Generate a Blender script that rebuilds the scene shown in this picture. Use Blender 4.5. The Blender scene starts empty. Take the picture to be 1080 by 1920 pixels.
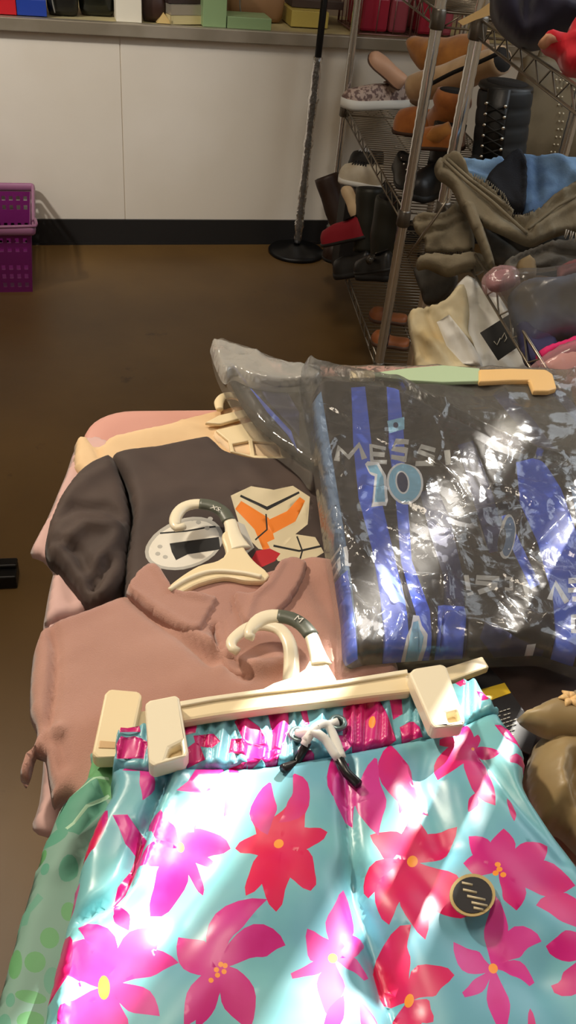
import bpy, bmesh, math, random
import numpy as np
from mathutils import Vector, Matrix
from mathutils.geometry import delaunay_2d_cdt
S = bpy.context.scene
COL = S.collection
random.seed(7)

# ------------------------------------------------------------------ camera
PITCH, ROLL, FPX, CH = math.radians(38), math.radians(6.3), 1600.0, 1.5
_r0 = np.array([1, 0, 0.]); _u0 = np.array([0, math.sin(PITCH), math.cos(PITCH)])
CR = math.cos(ROLL)*_r0 + math.sin(ROLL)*_u0
CU = -math.sin(ROLL)*_r0 + math.cos(ROLL)*_u0
CF = np.array([0, math.cos(PITCH), -math.sin(PITCH)])
CP = np.array([0, 0, CH])
cam = bpy.data.cameras.new('camera'); camo = bpy.data.objects.new('camera', cam); COL.objects.link(camo)
M = Matrix(((CR[0], CU[0], -CF[0], 0), (CR[1], CU[1], -CF[1], 0), (CR[2], CU[2], -CF[2], CH), (0, 0, 0, 1)))
camo.matrix_world = M
cam.sensor_fit = 'VERTICAL'; cam.sensor_height = 24.0; cam.lens = 24.0*FPX/1920
cam.clip_start = 0.02; cam.clip_end = 60
S.camera = camo
def ray(x, y): return CF*FPX + CR*(x-540) - CU*(y-960)
def atz(x, y, z):
    d = ray(x, y); return CP + d*((z-CH)/d[2])
def aty(x, y, Y):
    d = ray(x, y); return CP + d*(Y/d[1])
def onplane(x, y, P0, n):
    d = ray(x, y); return CP + d*(np.dot(P0-CP, n)/np.dot(d, n))

# ------------------------------------------------------------------ materials
def lin(c):
    return tuple(((v/255)/12.92 if v/255 <= .04045 else ((v/255+.055)/1.055)**2.4) for v in c) + (1,)
_m = {}
def mat(name, c, rough=.8, metal=0, c2=None, nscale=8, bump=0, bscale=60, spec=.5, sheen=0, trans=0, mixlo=.4, mixhi=.6, aniso=None):
    if name in _m: return _m[name]
    m = bpy.data.materials.new(name); m.use_nodes = True
    nt = m.node_tree; b = nt.nodes['Principled BSDF']
    b.inputs['Base Color'].default_value = lin(c); b.inputs['Roughness'].default_value = rough
    b.inputs['Metallic'].default_value = metal; b.inputs['Specular IOR Level'].default_value = spec
    if sheen: b.inputs['Sheen Weight'].default_value = sheen
    if trans: b.inputs['Transmission Weight'].default_value = trans
    tc = nt.nodes.new('ShaderNodeTexCoord')
    if c2 is not None:
        n = nt.nodes.new('ShaderNodeTexNoise'); n.inputs['Scale'].default_value = nscale; n.inputs['Detail'].default_value = 4
        mp = nt.nodes.new('ShaderNodeMapRange'); mp.inputs[1].default_value = mixlo; mp.inputs[2].default_value = mixhi
        mx = nt.nodes.new('ShaderNodeMix'); mx.data_type = 'RGBA'
        mx.inputs[6].default_value = lin(c); mx.inputs[7].default_value = lin(c2)
        nt.links.new(tc.outputs['Object'], n.inputs['Vector'])
        nt.links.new(n.outputs['Fac'], mp.inputs[0]); nt.links.new(mp.outputs[0], mx.inputs[0])
        nt.links.new(mx.outputs[2], b.inputs['Base Color'])
    if bump:
        n2 = nt.nodes.new('ShaderNodeTexNoise'); n2.inputs['Scale'].default_value = bscale; n2.inputs['Detail'].default_value = 3
        bp = nt.nodes.new('ShaderNodeBump'); bp.inputs['Strength'].default_value = bump; bp.inputs['Distance'].default_value = .004
        nt.links.new(tc.outputs['Object'], n2.inputs['Vector'])
        nt.links.new(n2.outputs['Fac'], bp.inputs['Height']); nt.links.new(bp.outputs[0], b.inputs['Normal'])
    _m[name] = m; return m
def film_mat(name, haze=.1, tint=(225, 225, 220), rough=.07, bscale=30, bstr=.35, refl=.5):
    m = bpy.data.materials.new(name); m.use_nodes = True; nt = m.node_tree
    for n in list(nt.nodes): nt.nodes.remove(n)
    o = nt.nodes.new('ShaderNodeOutputMaterial')
    tr = nt.nodes.new('ShaderNodeBsdfTransparent'); tr.inputs[0].default_value = (.96, .96, .96, 1)
    df = nt.nodes.new('ShaderNodeBsdfDiffuse'); df.inputs[0].default_value = lin(tint)
    gl = nt.nodes.new('ShaderNodeBsdfGlossy'); gl.inputs['Roughness'].default_value = rough; gl.inputs[0].default_value = (1, 1, 1, 1)
    m1 = nt.nodes.new('ShaderNodeMixShader'); m1.inputs[0].default_value = haze
    m2 = nt.nodes.new('ShaderNodeMixShader')
    fr = nt.nodes.new('ShaderNodeFresnel'); fr.inputs[0].default_value = 1.5
    mu = nt.nodes.new('ShaderNodeMath'); mu.operation = 'MULTIPLY_ADD'; mu.inputs[1].default_value = 1.6*refl/.5; mu.inputs[2].default_value = .015
    mu.use_clamp = True
    tc = nt.nodes.new('ShaderNodeTexCoord')
    v = nt.nodes.new('ShaderNodeTexVoronoi'); v.feature = 'DISTANCE_TO_EDGE'; v.inputs['Scale'].default_value = bscale
    nz = nt.nodes.new('ShaderNodeTexNoise'); nz.inputs['Scale'].default_value = bscale*.7; nz.inputs['Detail'].default_value = 5; nz.inputs['Distortion'].default_value = 1.5
    ad = nt.nodes.new('ShaderNodeMath'); ad.operation = 'ADD'
    bp = nt.nodes.new('ShaderNodeBump'); bp.inputs['Strength'].default_value = bstr; bp.inputs['Distance'].default_value = .012
    L = nt.links.new
    L(tc.outputs['Object'], nz.inputs['Vector']); L(tc.outputs['Object'], v.inputs['Vector'])
    L(v.outputs[0], ad.inputs[0]); L(nz.outputs['Fac'], ad.inputs[1]); L(ad.outputs[0], bp.inputs['Height'])
    L(bp.outputs[0], gl.inputs['Normal']); L(bp.outputs[0], fr.inputs['Normal']); L(bp.outputs[0], df.inputs['Normal'])
    L(fr.outputs[0], mu.inputs[0]); L(mu.outputs[0], m2.inputs[0])
    L(tr.outputs[0], m1.inputs[1]); L(df.outputs[0], m1.inputs[2])
    L(m1.outputs[0], m2.inputs[1]); L(gl.outputs[0], m2.inputs[2]); L(m2.outputs[0], o.inputs[0])
    _m[name] = m; return m

# ------------------------------------------------------------------ object helpers
ROOT = {}
def empty(name, loc, label, cat, group=None):
    o = bpy.data.objects.new(name, None); COL.objects.link(o); o.location = Vector([float(v) for v in loc])
    o.empty_display_size = .05
    o['label'] = label; o['category'] = cat
    if group: o['group'] = group
    return o
def absloc(o):
    v = Vector((0, 0, 0))
    while o is not None:
        v = v + o.location; o = o.parent
    return v
def add(name, verts, faces, mats, parent=None, midx=None, smooth=True, label=None, cat=None, group=None, kind=None, base=None, bevel=0):
    """verts in world space -> one mesh object (origin at its base, or at its parent's origin)"""
    V = np.asarray(verts, float)
    if parent is not None: org = np.array(absloc(parent))
    elif base is not None: org = np.array(base, float)
    else: org = np.array([(V[:, 0].min()+V[:, 0].max())/2, (V[:, 1].min()+V[:, 1].max())/2, V[:, 2].min()])
    me = bpy.data.meshes.new(name)
    me.from_pydata([tuple(v) for v in (V-org)], [], [tuple(int(i) for i in f) for f in faces])
    if not isinstance(mats, (list, tuple)): mats = [mats]
    for m in mats: me.materials.append(m)
    if midx is not None: me.polygons.foreach_set('material_index', np.asarray(midx, dtype=np.int32))
    if smooth: me.polygons.foreach_set('use_smooth', np.ones(len(me.polygons), dtype=bool))
    me.update()
    o = bpy.data.objects.new(name, me); COL.objects.link(o)
    if parent is not None: o.parent = parent
    else: o.location = Vector([float(v) for v in org])
    if label: o['label'] = label
    if cat: o['category'] = cat
    if group: o['group'] = group
    if kind: o['kind'] = kind
    if bevel:
        b = o.modifiers.new('bevel', 'BEVEL'); b.width = bevel; b.segments = 2; b.limit_method = 'ANGLE'; b.angle_limit = .6
    return o
class MB:
    def __init__(s): s.v = []; s.f = []; s.m = []
    def put(s, v, f, mi=0):
        o = len(s.v); s.v += [tuple(map(float, p)) for p in v]; s.f += [tuple(i+o for i in q) for q in f]; s.m += [mi]*len(f)
        return s
    def box(s, c, size, ax=None, mi=0):
        ax = ax or (np.array([1, 0, 0.]), np.array([0, 1, 0.]), np.array([0, 0, 1.]))
        c = np.array(c, float); h = np.array(size)/2
        v = [c+ax[0]*h[0]*i+ax[1]*h[1]*j+ax[2]*h[2]*k for i in (-1, 1) for j in (-1, 1) for k in (-1, 1)]
        return s.put(v, [(0, 1, 3, 2), (4, 6, 7, 5), (0, 4, 5, 1), (2, 3, 7, 6), (0, 2, 6, 4), (1, 5, 7, 3)], mi)
    def tube(s, pts, r, n=8, r2=None, up=None, cap=True, closed=False, mi=0):
        pts = [np.array(p, float) for p in pts]; N = len(pts)
        rr = r if hasattr(r, '__len__') else [r]*N
        rb = (r2 if hasattr(r2, '__len__') else [r2]*N) if r2 is not None else rr
        V = []; F = []; pu = None
        for i, p in enumerate(pts):
            a = pts[(i-1) % N] if (i > 0 or closed) else p; b = pts[(i+1) % N] if (i < N-1 or closed) else p
            t = b-a; t = t/(np.linalg.norm(t)+1e-12)
            u = np.array(up, float) if up is not None else (pu if pu is not None else (np.array([0, 0, 1.]) if abs(t[2]) < .9 else np.array([1., 0, 0])))
            u = u-t*np.dot(u, t); u /= (np.linalg.norm(u)+1e-12); pu = u; w = np.cross(t, u)
            for k in range(n):
                an = 2*math.pi*k/n
                V.append(p+w*math.cos(an)*rr[i]+u*math.sin(an)*rb[i])
        R = N if closed else N-1
        for i in range(R):
            for k in range(n):
                j = (i+1) % N
                F.append((i*n+k, i*n+(k+1) % n, j*n+(k+1) % n, j*n+k))
        if cap and not closed: F += [tuple(range(n))[::-1], tuple((N-1)*n+k for k in range(n))]
        return s.put(V, F, mi)
    def build(s, name, mats, parent=None, **k): return add(name, s.v, s.f, mats, parent, midx=s.m, **k)

def crom(pts, step, closed=True):
    """Catmull-Rom resample of a polyline (any dimension)"""
    P = [np.array(p, float) for p in pts]; n = len(P); out = []
    rng = range(n) if closed else range(n-1)
    for i in rng:
        p0 = P[(i-1) % n] if (closed or i > 0) else P[i]; p1 = P[i]; p2 = P[(i+1) % n]
        p3 = P[(i+2) % n] if (closed or i+2 < n) else p2
        L = np.linalg.norm(p2-p1); k = max(1, int(L/step))
        for j in range(k):
            t = j/k
            out.append(.5*((2*p1)+(-p0+p2)*t+(2*p0-5*p1+4*p2-p3)*t*t+(-p0+3*p1-3*p2+p3)*t**3))
    if not closed: out.append(P[-1])
    return np.array(out)
def lins(pts, step, closed=True):
    P = [np.array(p, float) for p in pts]; n = len(P); out = []
    for i in (range(n) if closed else range(n-1)):
        a, b = P[i], P[(i+1) % n]; k = max(1, int(np.linalg.norm(b-a)/step))
        for j in range(k): out.append(a+(b-a)*j/k)
    if not closed: out.append(P[-1])
    return np.array(out)
def inpoly(q, poly):
    x, y = q[:, 0], q[:, 1]; r = np.zeros(len(q), bool); n = len(poly)
    for i in range(n):
        x1, y1 = poly[i]; x2, y2 = poly[(i+1) % n]
        if y1 == y2: continue
        c = ((y1 > y) != (y2 > y)) & (x < (x2-x1)*(y-y1)/(y2-y1)+x1)
        r ^= c
    return r
def dseg(q, poly, closed=True):
    d = np.full(len(q), 1e9); n = len(poly)
    for i in range(n if closed else n-1):
        a = poly[i]; b = poly[(i+1) % n]; ab = b-a; L = ab@ab
        if L < 1e-14: continue
        t = np.clip(((q-a)@ab)/L, 0, 1); w = q-a-np.outer(t, ab); d = np.minimum(d, (w*w).sum(1))
    return np.sqrt(d)
def vnoise(x, y, seed=0):
    xi = np.floor(x).astype(np.int64); yi = np.floor(y).astype(np.int64); fx = x-xi; fy = y-yi
    fx = fx*fx*fx*(fx*(fx*6-15)+10); fy = fy*fy*fy*(fy*(fy*6-15)+10)
    def h(a, b):
        k = (a*374761393+b*668265263+seed*974711) & 0x7fffffff
        k = ((k ^ (k >> 13))*1274126177) & 0x7fffffff
        k = k ^ (k >> 16)
        return (k & 0xffff)/65535.0
    return (h(xi, yi)*(1-fx)+h(xi+1, yi)*fx)*(1-fy)+(h(xi, yi+1)*(1-fx)+h(xi+1, yi+1)*fx)*fy
def fbm(x, y, s=0, o=3):
    r = 0; a = .5; 
    for i in range(o): r = r+a*(vnoise(x*2**i+i*7.3, y*2**i-i*3.1, s+i)-.5); a *= .5
    return r
def ridged(x, y, s=0, o=3):
    r = 0; a = .5
    for i in range(o): r = r+a*(1-np.abs(2*vnoise(x*1.9**i+i*5.3, y*1.9**i+i*2.7, s+i)-1))**2; a *= .5
    return r

ZUP = np.array([0, 0, 1.])
CLOTH = {}
def cloth(name, outline, zb, h, mats, parent=None, edge=.02, res=.007, zf=None, ridges=(), prints=(), plane=None,
          nz=.003, nsc=14, seed=1, smooth_outline=True, solid=True, pclass=None, key=None, **kw):
    """one piece of fabric lying on a plane: traced outline, puffed profile, folds, and prints cut into its mesh"""
    mats = mats if isinstance(mats, (list, tuple)) else [mats]
    P0, n = plane if plane is not None else (np.array([0, 0, zb+h*.6]), ZUP)
    P0 = np.array(P0, float); n = np.array(n, float); n /= np.linalg.norm(n)
    if plane is None: ua, ub = np.array([1, 0, 0.]), np.array([0, 1, 0.])
    else:
        ua = np.cross(ZUP, n); ua = ua/np.linalg.norm(ua) if np.linalg.norm(ua) > 1e-3 else np.array([1, 0, 0.]); ub = np.cross(n, ua)
    O = P0 if plane is not None else np.array([0, 0, 0.])
    def to2(px):
        w = np.array([onplane(p[0], p[1], P0, n) for p in px])-O
        return np.stack([w@ua, w@ub], 1)
    base = to2(outline)
    ol = crom(base, res) if smooth_outline else lins(base, res)
    lo, hi = ol.min(0), ol.max(0)
    gx = np.arange(lo[0], hi[0], res); gy = np.arange(lo[1], hi[1], res*.87)
    X, Y = np.meshgrid(gx, gy); X = X+((np.arange(len(gy)) % 2)*res*.5)[:, None]
    g = np.stack([X.ravel(), Y.ravel()], 1); rs = np.random.RandomState(seed); g = g+rs.uniform(-.12, .12, g.shape)*res
    g = g[inpoly(g, ol)]; g = g[dseg(g, ol) > res*.6]
    polys = []
    pts = [Vector(p) for p in ol]; edges = [(i, (i+1) % len(ol)) for i in range(len(ol))]
    for poly, mi in prints:
        q = to2(poly); k = len(pts)
        if len(q) < 3: continue
        polys.append((q, mi)); pts += [Vector(p) for p in q]; edges += [(k+i, k+(i+1) % len(q)) for i in range(len(q))]
    pts += [Vector(p) for p in g]
    vo, eo, fo, *_ = delaunay_2d_cdt(pts, edges, [], 0, 1e-7)
    v2 = np.array([[p[0], p[1]] for p in vo]); f = np.array([q for q in fo if len(q) == 3])
    c = v2[f].mean(1); f = f[inpoly(c, ol)]; c = v2[f].mean(1)
    mi = np.zeros(len(f), np.int32)
    for q, k in polys:
        bb = (c[:, 0] > q[:, 0].min()) & (c[:, 0] < q[:, 0].max()) & (c[:, 1] > q[:, 1].min()) & (c[:, 1] < q[:, 1].max())
        if bb.any():
            ix = np.where(bb)[0]; s_ = inpoly(c[ix], q); mi[ix[s_]] = k
    used = np.unique(f); mp = -np.ones(len(v2), int); mp[used] = np.arange(len(used)); v2 = v2[used]; f = mp[f]
    rid = [(to2(p), w, hh) for p, w, hh in ridges]
    def height(q):
        q = np.asarray(q, float); d = dseg(q, ol); t = np.clip(d/edge, 0, 1)
        prof = np.sqrt(np.clip(1-(1-t)**2, 0, 1))
        z = h*prof; sm = t*t*(3-2*t)
        z = z+sm*nz*2*fbm(q[:, 0]*nsc, q[:, 1]*nsc, seed)
        w3 = O+np.outer(q[:, 0], ua)+np.outer(q[:, 1], ub)
        e = w3-CP; w = e@CF
        U = 540+(e@CR)/w*FPX; W = 960-(e@CU)/w*FPX
        for rp, rw, rh in rid:
            dd = dseg(q, rp, False)
            z = z+sm*rh*np.exp(-(dd/rw)**2)
        if zf is not None: z = z+zf(U, W, q[:, 0], q[:, 1], d, sm)
        return z
    Z = height(v2)
    zoff = zb if plane is None else 0
    W3 = O+np.outer(v2[:, 0], ua)+np.outer(v2[:, 1], ub)
    V = W3+np.outer(Z+zoff, n)
    F = [tuple(t) for t in f]; MI = list(mi)
    # consistent upward winding
    a, b_, c_ = V[f[0][0]], V[f[0][1]], V[f[0][2]]
    if np.dot(np.cross(b_-a, c_-a), n) < 0: F = [t[::-1] for t in F]
    if solid:
        be = {}
        for t in F:
            for i in range(3):
                e = (t[i], t[(i+1) % 3]); be[e] = 1
        bd = {e for e in be if (e[1], e[0]) not in be}
        onb = {i for e in bd for i in e}
        k = len(V); low = W3+np.outer(np.minimum(zoff+Z*0, zoff+Z-.0005), n)
        idx = {}
        ext = []
        for i in range(len(V)):
            if i in onb: idx[i] = i
            else: idx[i] = k+len(ext); ext.append(low[i])
        nt_ = len(F)
        F = F+[tuple(idx[j] for j in t[::-1]) for t in F[:nt_]]; MI = MI+MI[:nt_]
        V = np.concatenate([V, np.array(ext)]) if ext else V
    o = add(name, V, F, mats, parent, midx=MI, **kw)
    if key: CLOTH[key] = (to2, lambda q: height(q)+zoff, n)
    return o
def folds(amp, f, ang, seed=0, st=.28, sharp=True):
    ca, sa = math.cos(ang), math.sin(ang)
    def z(U, Wp, x, y, d, sm):
        a = (x*ca+y*sa)*f; b = (-x*sa+y*ca)*f*st
        a = a+.8*fbm(a*.6+3, b*1.5, seed+5, 2)
        return sm*amp*((ridged(a, b, seed, 3)-.45)*1.7 if sharp else 2*fbm(a, b, seed, 3))
    return z
def stroke(pts, w, closed=False):
    """px polyline -> px polygon of given width"""
    P = [np.array(p, float) for p in pts]; L = []; R = []
    for i, p in enumerate(P):
        a = P[i-1] if i > 0 else p; b = P[i+1] if i < len(P)-1 else p
        t = b-a; t = t/(np.linalg.norm(t)+1e-9); nn = np.array([-t[1], t[0]])
        ww = w[i] if hasattr(w, '__len__') else w
        L.append(p+nn*ww/2); R.append(p-nn*ww/2)
    return L+R[::-1]
def petal(c, tip, w, via=None, k=9, blunt=0):
    c = np.array(c, float); tip = np.array(tip, float)
    m = np.array(via, float)*2-.5*(c+tip) if via is not None else (c+tip)/2+np.array([-(tip-c)[1], (tip-c)[0]])*.06
    L = []; R = []
    for i in range(k+1):
        t = i/k; p = (1-t)**2*c+2*t*(1-t)*m+t*t*tip
        d = 2*(1-t)*(m-c)+2*t*(tip-m); d = d/(np.linalg.norm(d)+1e-9); nn = np.array([-d[1], d[0]])
        s = (math.sin(math.pi*min(1, t**1.0))**.75) if not blunt else math.sin(math.pi*(t*.86+.02))**.8
        s = s*(1+.13*math.sin(t*9+c[0]))+ (.10 if i == 0 else 0)
        L.append(p+nn*w/2*s); R.append(p-nn*w/2*s*(1+.1*math.cos(t*8+c[1])))
    if not blunt: return L[:-1]+[tip]+R[:-1][::-1]
    return L+R[::-1]
def ell(c, rx, ry, n=16, rot=0):
    return [(c[0]+rx*math.cos(a)*math.cos(rot)-ry*math.sin(a)*math.sin(rot), c[1]+rx*math.cos(a)*math.sin(rot)+ry*math.sin(a)*math.cos(rot)) for a in [2*math.pi*i/n for i in range(n)]]
def slab(name, outline, z, th, m, parent=None, holes=(), rnd=0, bevel=.0015, step=.004, tilt=None, **kw):
    """flat moulded piece traced in the plane z (top), th thick, with holes"""
    pl = (np.array([0, 0, z]), ZUP) if tilt is None else tilt
    P0, n = np.array(pl[0], float), np.array(pl[1], float); n = n/np.linalg.norm(n)
    def to3(px): return np.array([onplane(p[0], p[1], P0, n) for p in px])
    ol = crom(outline, 9) if rnd else np.array(outline, float)
    loops = [ol]+[np.array(hh, float) for hh in holes]
    # 2-D in px space for triangulation
    pts = []; ed = []
    for l in loops:
        k = len(pts); pts += [Vector(p) for p in l]; ed += [(k+i, k+(i+1) % len(l)) for i in range(len(l))]
    vo, eo, fo, *_ = delaunay_2d_cdt(pts, ed, [], 0, 1e-4)
    v2 = np.array([[p[0], p[1]] for p in vo]); f = np.array([q for q in fo]); c = v2[f].mean(1)
    ok = inpoly(c, loops[0])
    for l in loops[1:]: ok &= ~inpoly(c, l)
    f = f[ok]; T = to3(v2); k = len(T); B = T-n*th
    a = np.cross(T[f[0][1]]-T[f[0][0]], T[f[0][2]]-T[f[0][0]])@n
    F = [tuple(t) if a > 0 else tuple(t[::-1]) for t in f]
    be = {(t[i], t[(i+1) % 3]) for t in F for i in range(3)}
    F2 = F+[tuple(i+k for i in t[::-1]) for t in F]+[(e[1], e[0], e[0]+k, e[1]+k) for e in be if (e[1], e[0]) not in be]
    return add(name, np.concatenate([T, B]), F2, m, parent, smooth=False, bevel=bevel, **kw)
def lathe(name, prof, c, m, parent=None, n=24, **kw):
    V = []; F = []
    for r, z in prof:
        for k in range(n): V.append((c[0]+r*math.cos(2*math.pi*k/n), c[1]+r*math.sin(2*math.pi*k/n), c[2]+z))
    for i in range(len(prof)-1):
        for k in range(n): F.append((i*n+k, i*n+(k+1) % n, (i+1)*n+(k+1) % n, (i+1)*n+k))
    F.append(tuple(range(n))[::-1]); F.append(tuple((len(prof)-1)*n+k for k in range(n)))
    return add(name, V, F, m, parent, **kw)

# ------------------------------------------------------------------ the room
WY = math.radians(17.2)
e1 = np.array([math.cos(WY), math.sin(WY), 0]); e2 = np.array([-math.sin(WY), math.cos(WY), 0])
WT = 3.852
def W(s, t, z=0): return e1*s+e2*t+ZUP*z
AX = (e1, e2, ZUP)
def structure(o): o['kind'] = 'structure'; return o
def wbox(b, s0, s1, t0, t1, z0, z1, mi=0): return b.box(W((s0+s1)/2, (t0+t1)/2, (z0+z1)/2), (s1-s0, t1-t0, z1-z0), AX, mi)
M_wall = mat('painted_wall', (226, 217, 203), .55, c2=(219, 209, 193), nscale=1.5, bump=.05, bscale=40)
M_base = mat('black_rubber', (22, 20, 19), .6, bump=.1)
M_ledge = mat('ledge_metal', (168, 158, 142), .42, metal=.35, c2=(140, 130, 112), nscale=3)
M_top = mat('counter_top', (190, 176, 128), .5, c2=(165, 152, 112), nscale=4)
M_upper = mat('upper_wall', (150, 132, 112), .8)
M_floor = mat('stained_concrete', (112, 84, 44), .42, c2=(86, 62, 30), nscale=1.7, bump=.06, bscale=30, mixlo=.3, mixhi=.7)
def floor_material():
    nt = M_floor.node_tree; b = nt.nodes['Principled BSDF']
    src = b.inputs['Base Color'].links[0].from_socket
    tc = nt.nodes.new('ShaderNodeTexCoord'); n = nt.nodes.new('ShaderNodeTexNoise'); n.inputs['Scale'].default_value = 5.5; n.inputs['Detail'].default_value = 6; n.inputs['Roughness'].default_value = .7
    r = nt.nodes.new('ShaderNodeMapRange'); r.inputs[1].default_value = .66; r.inputs[2].default_value = .76
    mx = nt.nodes.new('ShaderNodeMix'); mx.data_type = 'RGBA'; mx.inputs[7].default_value = lin((58, 38, 18))
    nt.links.new(tc.outputs['Object'], n.inputs['Vector']); nt.links.new(n.outputs['Fac'], r.inputs[0]); nt.links.new(r.outputs[0], mx.inputs[0])
    nt.links.new(src, mx.inputs[6]); nt.links.new(mx.outputs[2], b.inputs['Base Color'])
floor_material()
ZC = 4.6
SR, SL, TF = 2.6, -3.2, -2.6
structure(wbox(MB(), SL-.1, SR+.1, TF-.1, WT+.7, -.1, 0).build('floor', M_floor, smooth=False))
structure(wbox(MB(), SL-.1, SR+.1, TF-.1, WT+.7, ZC, ZC+.1).build('ceiling', M_wall, smooth=False))
seam = aty(232, 300, 3.75); 
sv = float(np.dot(seam, e1))
b = MB(); wbox(b, SL, sv-.002, WT, WT+.5, 0, .842); wbox(b, sv+.002, SR, WT, WT+.5, 0, .842); wbox(b, sv-.002, sv+.002, WT+.003, WT+.4, 0, .842)
structure(b.build('wall_back', M_wall, smooth=False))
b = MB(); wbox(b, SL, SR, WT+.5, WT+.6, 0, ZC); structure(b.build('wall_behind_counter', M_upper, smooth=False))
b = MB(); wbox(b, SL, SR, WT-.012, WT, 0, .112); wbox(b, SL, SR, WT-.016, WT, .0, .012); structure(b.build('baseboard_back', M_base, smooth=False))
b = MB(); wbox(b, SL, SR, WT-.03, WT+.01, .842, .888, 0); wbox(b, SL, SR, WT+.01, WT+.5, .842, .884, 1)
structure(b.build('trim_1', [M_ledge, M_top], smooth=False, bevel=.003))
structure(wbox(MB(), SL-.1, SL, TF, WT+.6, 0, ZC).build('wall_left', M_wall, smooth=False))
structure(wbox(MB(), SL, SR, TF-.1, TF, 0, ZC).build('wall_front', M_wall, smooth=False))
# right wall with an unseen opening; added slats leave two gaps to shape the sun
AZ = math.radians(26.5); EL = math.radians(40)
pv = np.array([math.cos(AZ), -math.sin(AZ), 0])
def wall_t(px):
    q = atz(px[0], px[1], .87); p = q@pv
    return (p-SR*(e1@pv))/(e2@pv)
b = MB(); t0, t1, z0, z1 = 1.2, 3.5, 3.2, 4.5
wbox(b, SR, SR+.1, TF, t0, 0, ZC); wbox(b, SR, SR+.1, t1, WT+.6, 0, ZC); wbox(b, SR, SR+.1, t0, t1, 0, z0); wbox(b, SR, SR+.1, t0, t1, z1, ZC)
structure(b.build('wall_right', M_wall, smooth=False))
BANDS = [(wall_t((200, 1560)), wall_t((345, 1580))), (wall_t((540, 1700)), wall_t((710, 1700)))]
b = MB(); c = t1
edges = sorted([sorted(q) for q in BANDS])
cur = t0
for a, d in edges:
    wbox(b, SR+.04, SR+.055, cur, a, z0, z1); cur = d
wbox(b, SR+.04, SR+.055, cur, t1, z0, z1)
structure(b.build('sun_slats', mat('sun_slat', (225, 220, 210), .7), smooth=False))  # unseen slats, added to cut the sunlight into two bands

# ------------------------------------------------------------------ lights
sun = bpy.data.lights.new('sun', 'SUN'); sun.energy = 24.0; sun.angle = math.radians(.5); sun.color = (1, .95, .86)
so = bpy.data.objects.new('sun', sun); COL.objects.link(so)
sd = np.array([math.sin(AZ)*math.cos(EL), math.cos(AZ)*math.cos(EL), math.sin(EL)])
so.rotation_euler = Vector(-sd).to_track_quat('-Z', 'Y').to_euler(); so.location = (0, 0, 6)
def area(name, loc, tgt, sx, sy, en, col):
    l = bpy.data.lights.new(name, 'AREA'); l.shape = 'RECTANGLE'; l.size = sx; l.size_y = sy; l.energy = en; l.color = col
    o = bpy.data.objects.new(name, l); COL.objects.link(o); o.location = Vector([float(v) for v in loc])
    o.rotation_euler = Vector([float(v) for v in (np.array(tgt, float)-np.array(loc, float))]).to_track_quat('-Z', 'Y').to_euler(); return o
area('ceiling_lamp', (-.5, 1.2, 4.4), (-.1, .9, .8), 1.6, .5, 44, (1, .86, .68))
def spot(name, loc, tgt, en, size, col, rad, blend=1.0):
    l = bpy.data.lights.new(name, 'SPOT'); l.energy = en; l.spot_size = math.radians(size); l.spot_blend = blend; l.shadow_soft_size = rad; l.color = col
    o = bpy.data.objects.new(name, l); COL.objects.link(o); o.location = Vector([float(v) for v in loc])
    o.rotation_euler = Vector([float(v) for v in (np.array(tgt, float)-np.array(loc, float))]).to_track_quat('-Z', 'Y').to_euler(); return o
spot('table_fill', (-2.1, 2.1, 3.1), (.05, .78, .8), 370, 44, (1, .88, .70), .12)  # added spot that brightens the table clothes and keeps off the wall
area('window_light', W(SR-.05, 1.5, 2.0), W(0, 1.2, .8), 2.6, 2.0, 44, (.82, .92, 1))
area('front_fill', W(-2.0, TF+.1, 2.2), W(.2, 2.2, .6), 2.4, 2.2, 16, (1, .93, .84))  # added fill from the viewer's side; that wall has no opening
sp = bpy.data.lights.new('wall_bounce_fill', 'SPOT'); sp.energy = 430; sp.spot_size = math.radians(27); sp.spot_blend = 1; sp.shadow_soft_size = .15; sp.color = (1, .97, .92)  # added spot imitating sunlight bounced onto the upper left wall
spo = bpy.data.objects.new('wall_bounce_fill', sp); COL.objects.link(spo); spo.location = (-2.4, 1.0, 3.3)
spo.rotation_euler = (Vector([float(v) for v in aty(60, 100, 3.6)])-spo.location).to_track_quat('-Z', 'Y').to_euler()
w = bpy.data.worlds.new('world'); S.world = w; w.use_nodes = True
w.node_tree.nodes['Background'].inputs[0].default_value = (.9, .95, 1, 1); w.node_tree.nodes['Background'].inputs[1].default_value = .6
S.view_settings.view_transform = 'Standard'; S.view_settings.look = 'None'; S.view_settings.gamma = 1; S.view_settings.use_curve_mapping = False
S.view_settings.exposure = 0.0

# ------------------------------------------------------------------ table
TZ = .75
M_pink = mat('pink_plastic', (214, 158, 145), .42, bump=.05, bscale=90)
M_grey = mat('grey_steel', (120, 118, 116), .35, metal=.8)
TY = math.radians(13); tx = np.array([math.cos(TY), math.sin(TY), 0]); ty = np.array([-math.sin(TY), math.cos(TY), 0])
corner = np.array([-.347, 1.172, 0])
def T(a, d, z): return corner+tx*a-ty*d+ZUP*z          # a right from the far-left corner, d towards the viewer
TW, TD, rc = .70, 1.02, .075
table = empty('folding_table', T(TW/2, TD/2, 0), 'pale pink folding table with rounded corners, heaped with clothes', 'table')
ring = []
for (ca, cd, a0) in ((rc, rc, 180), (TW-rc, rc, 270), (TW-rc, TD-rc, 0), (rc, TD-rc, 90)):
    for k in range(9):
        an = math.radians(a0+k*90/8); ring.append((ca+rc*math.cos(an), cd+rc*math.sin(an)))
V = []; F = []
prof = [(-.03, -.045), (-.004, -.04), (0, -.03), (0, -.012), (-.004, -.003), (-.012, 0), (-.03, 0), (-.036, -.003)]
ctr = np.array([TW/2, TD/2])
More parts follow.
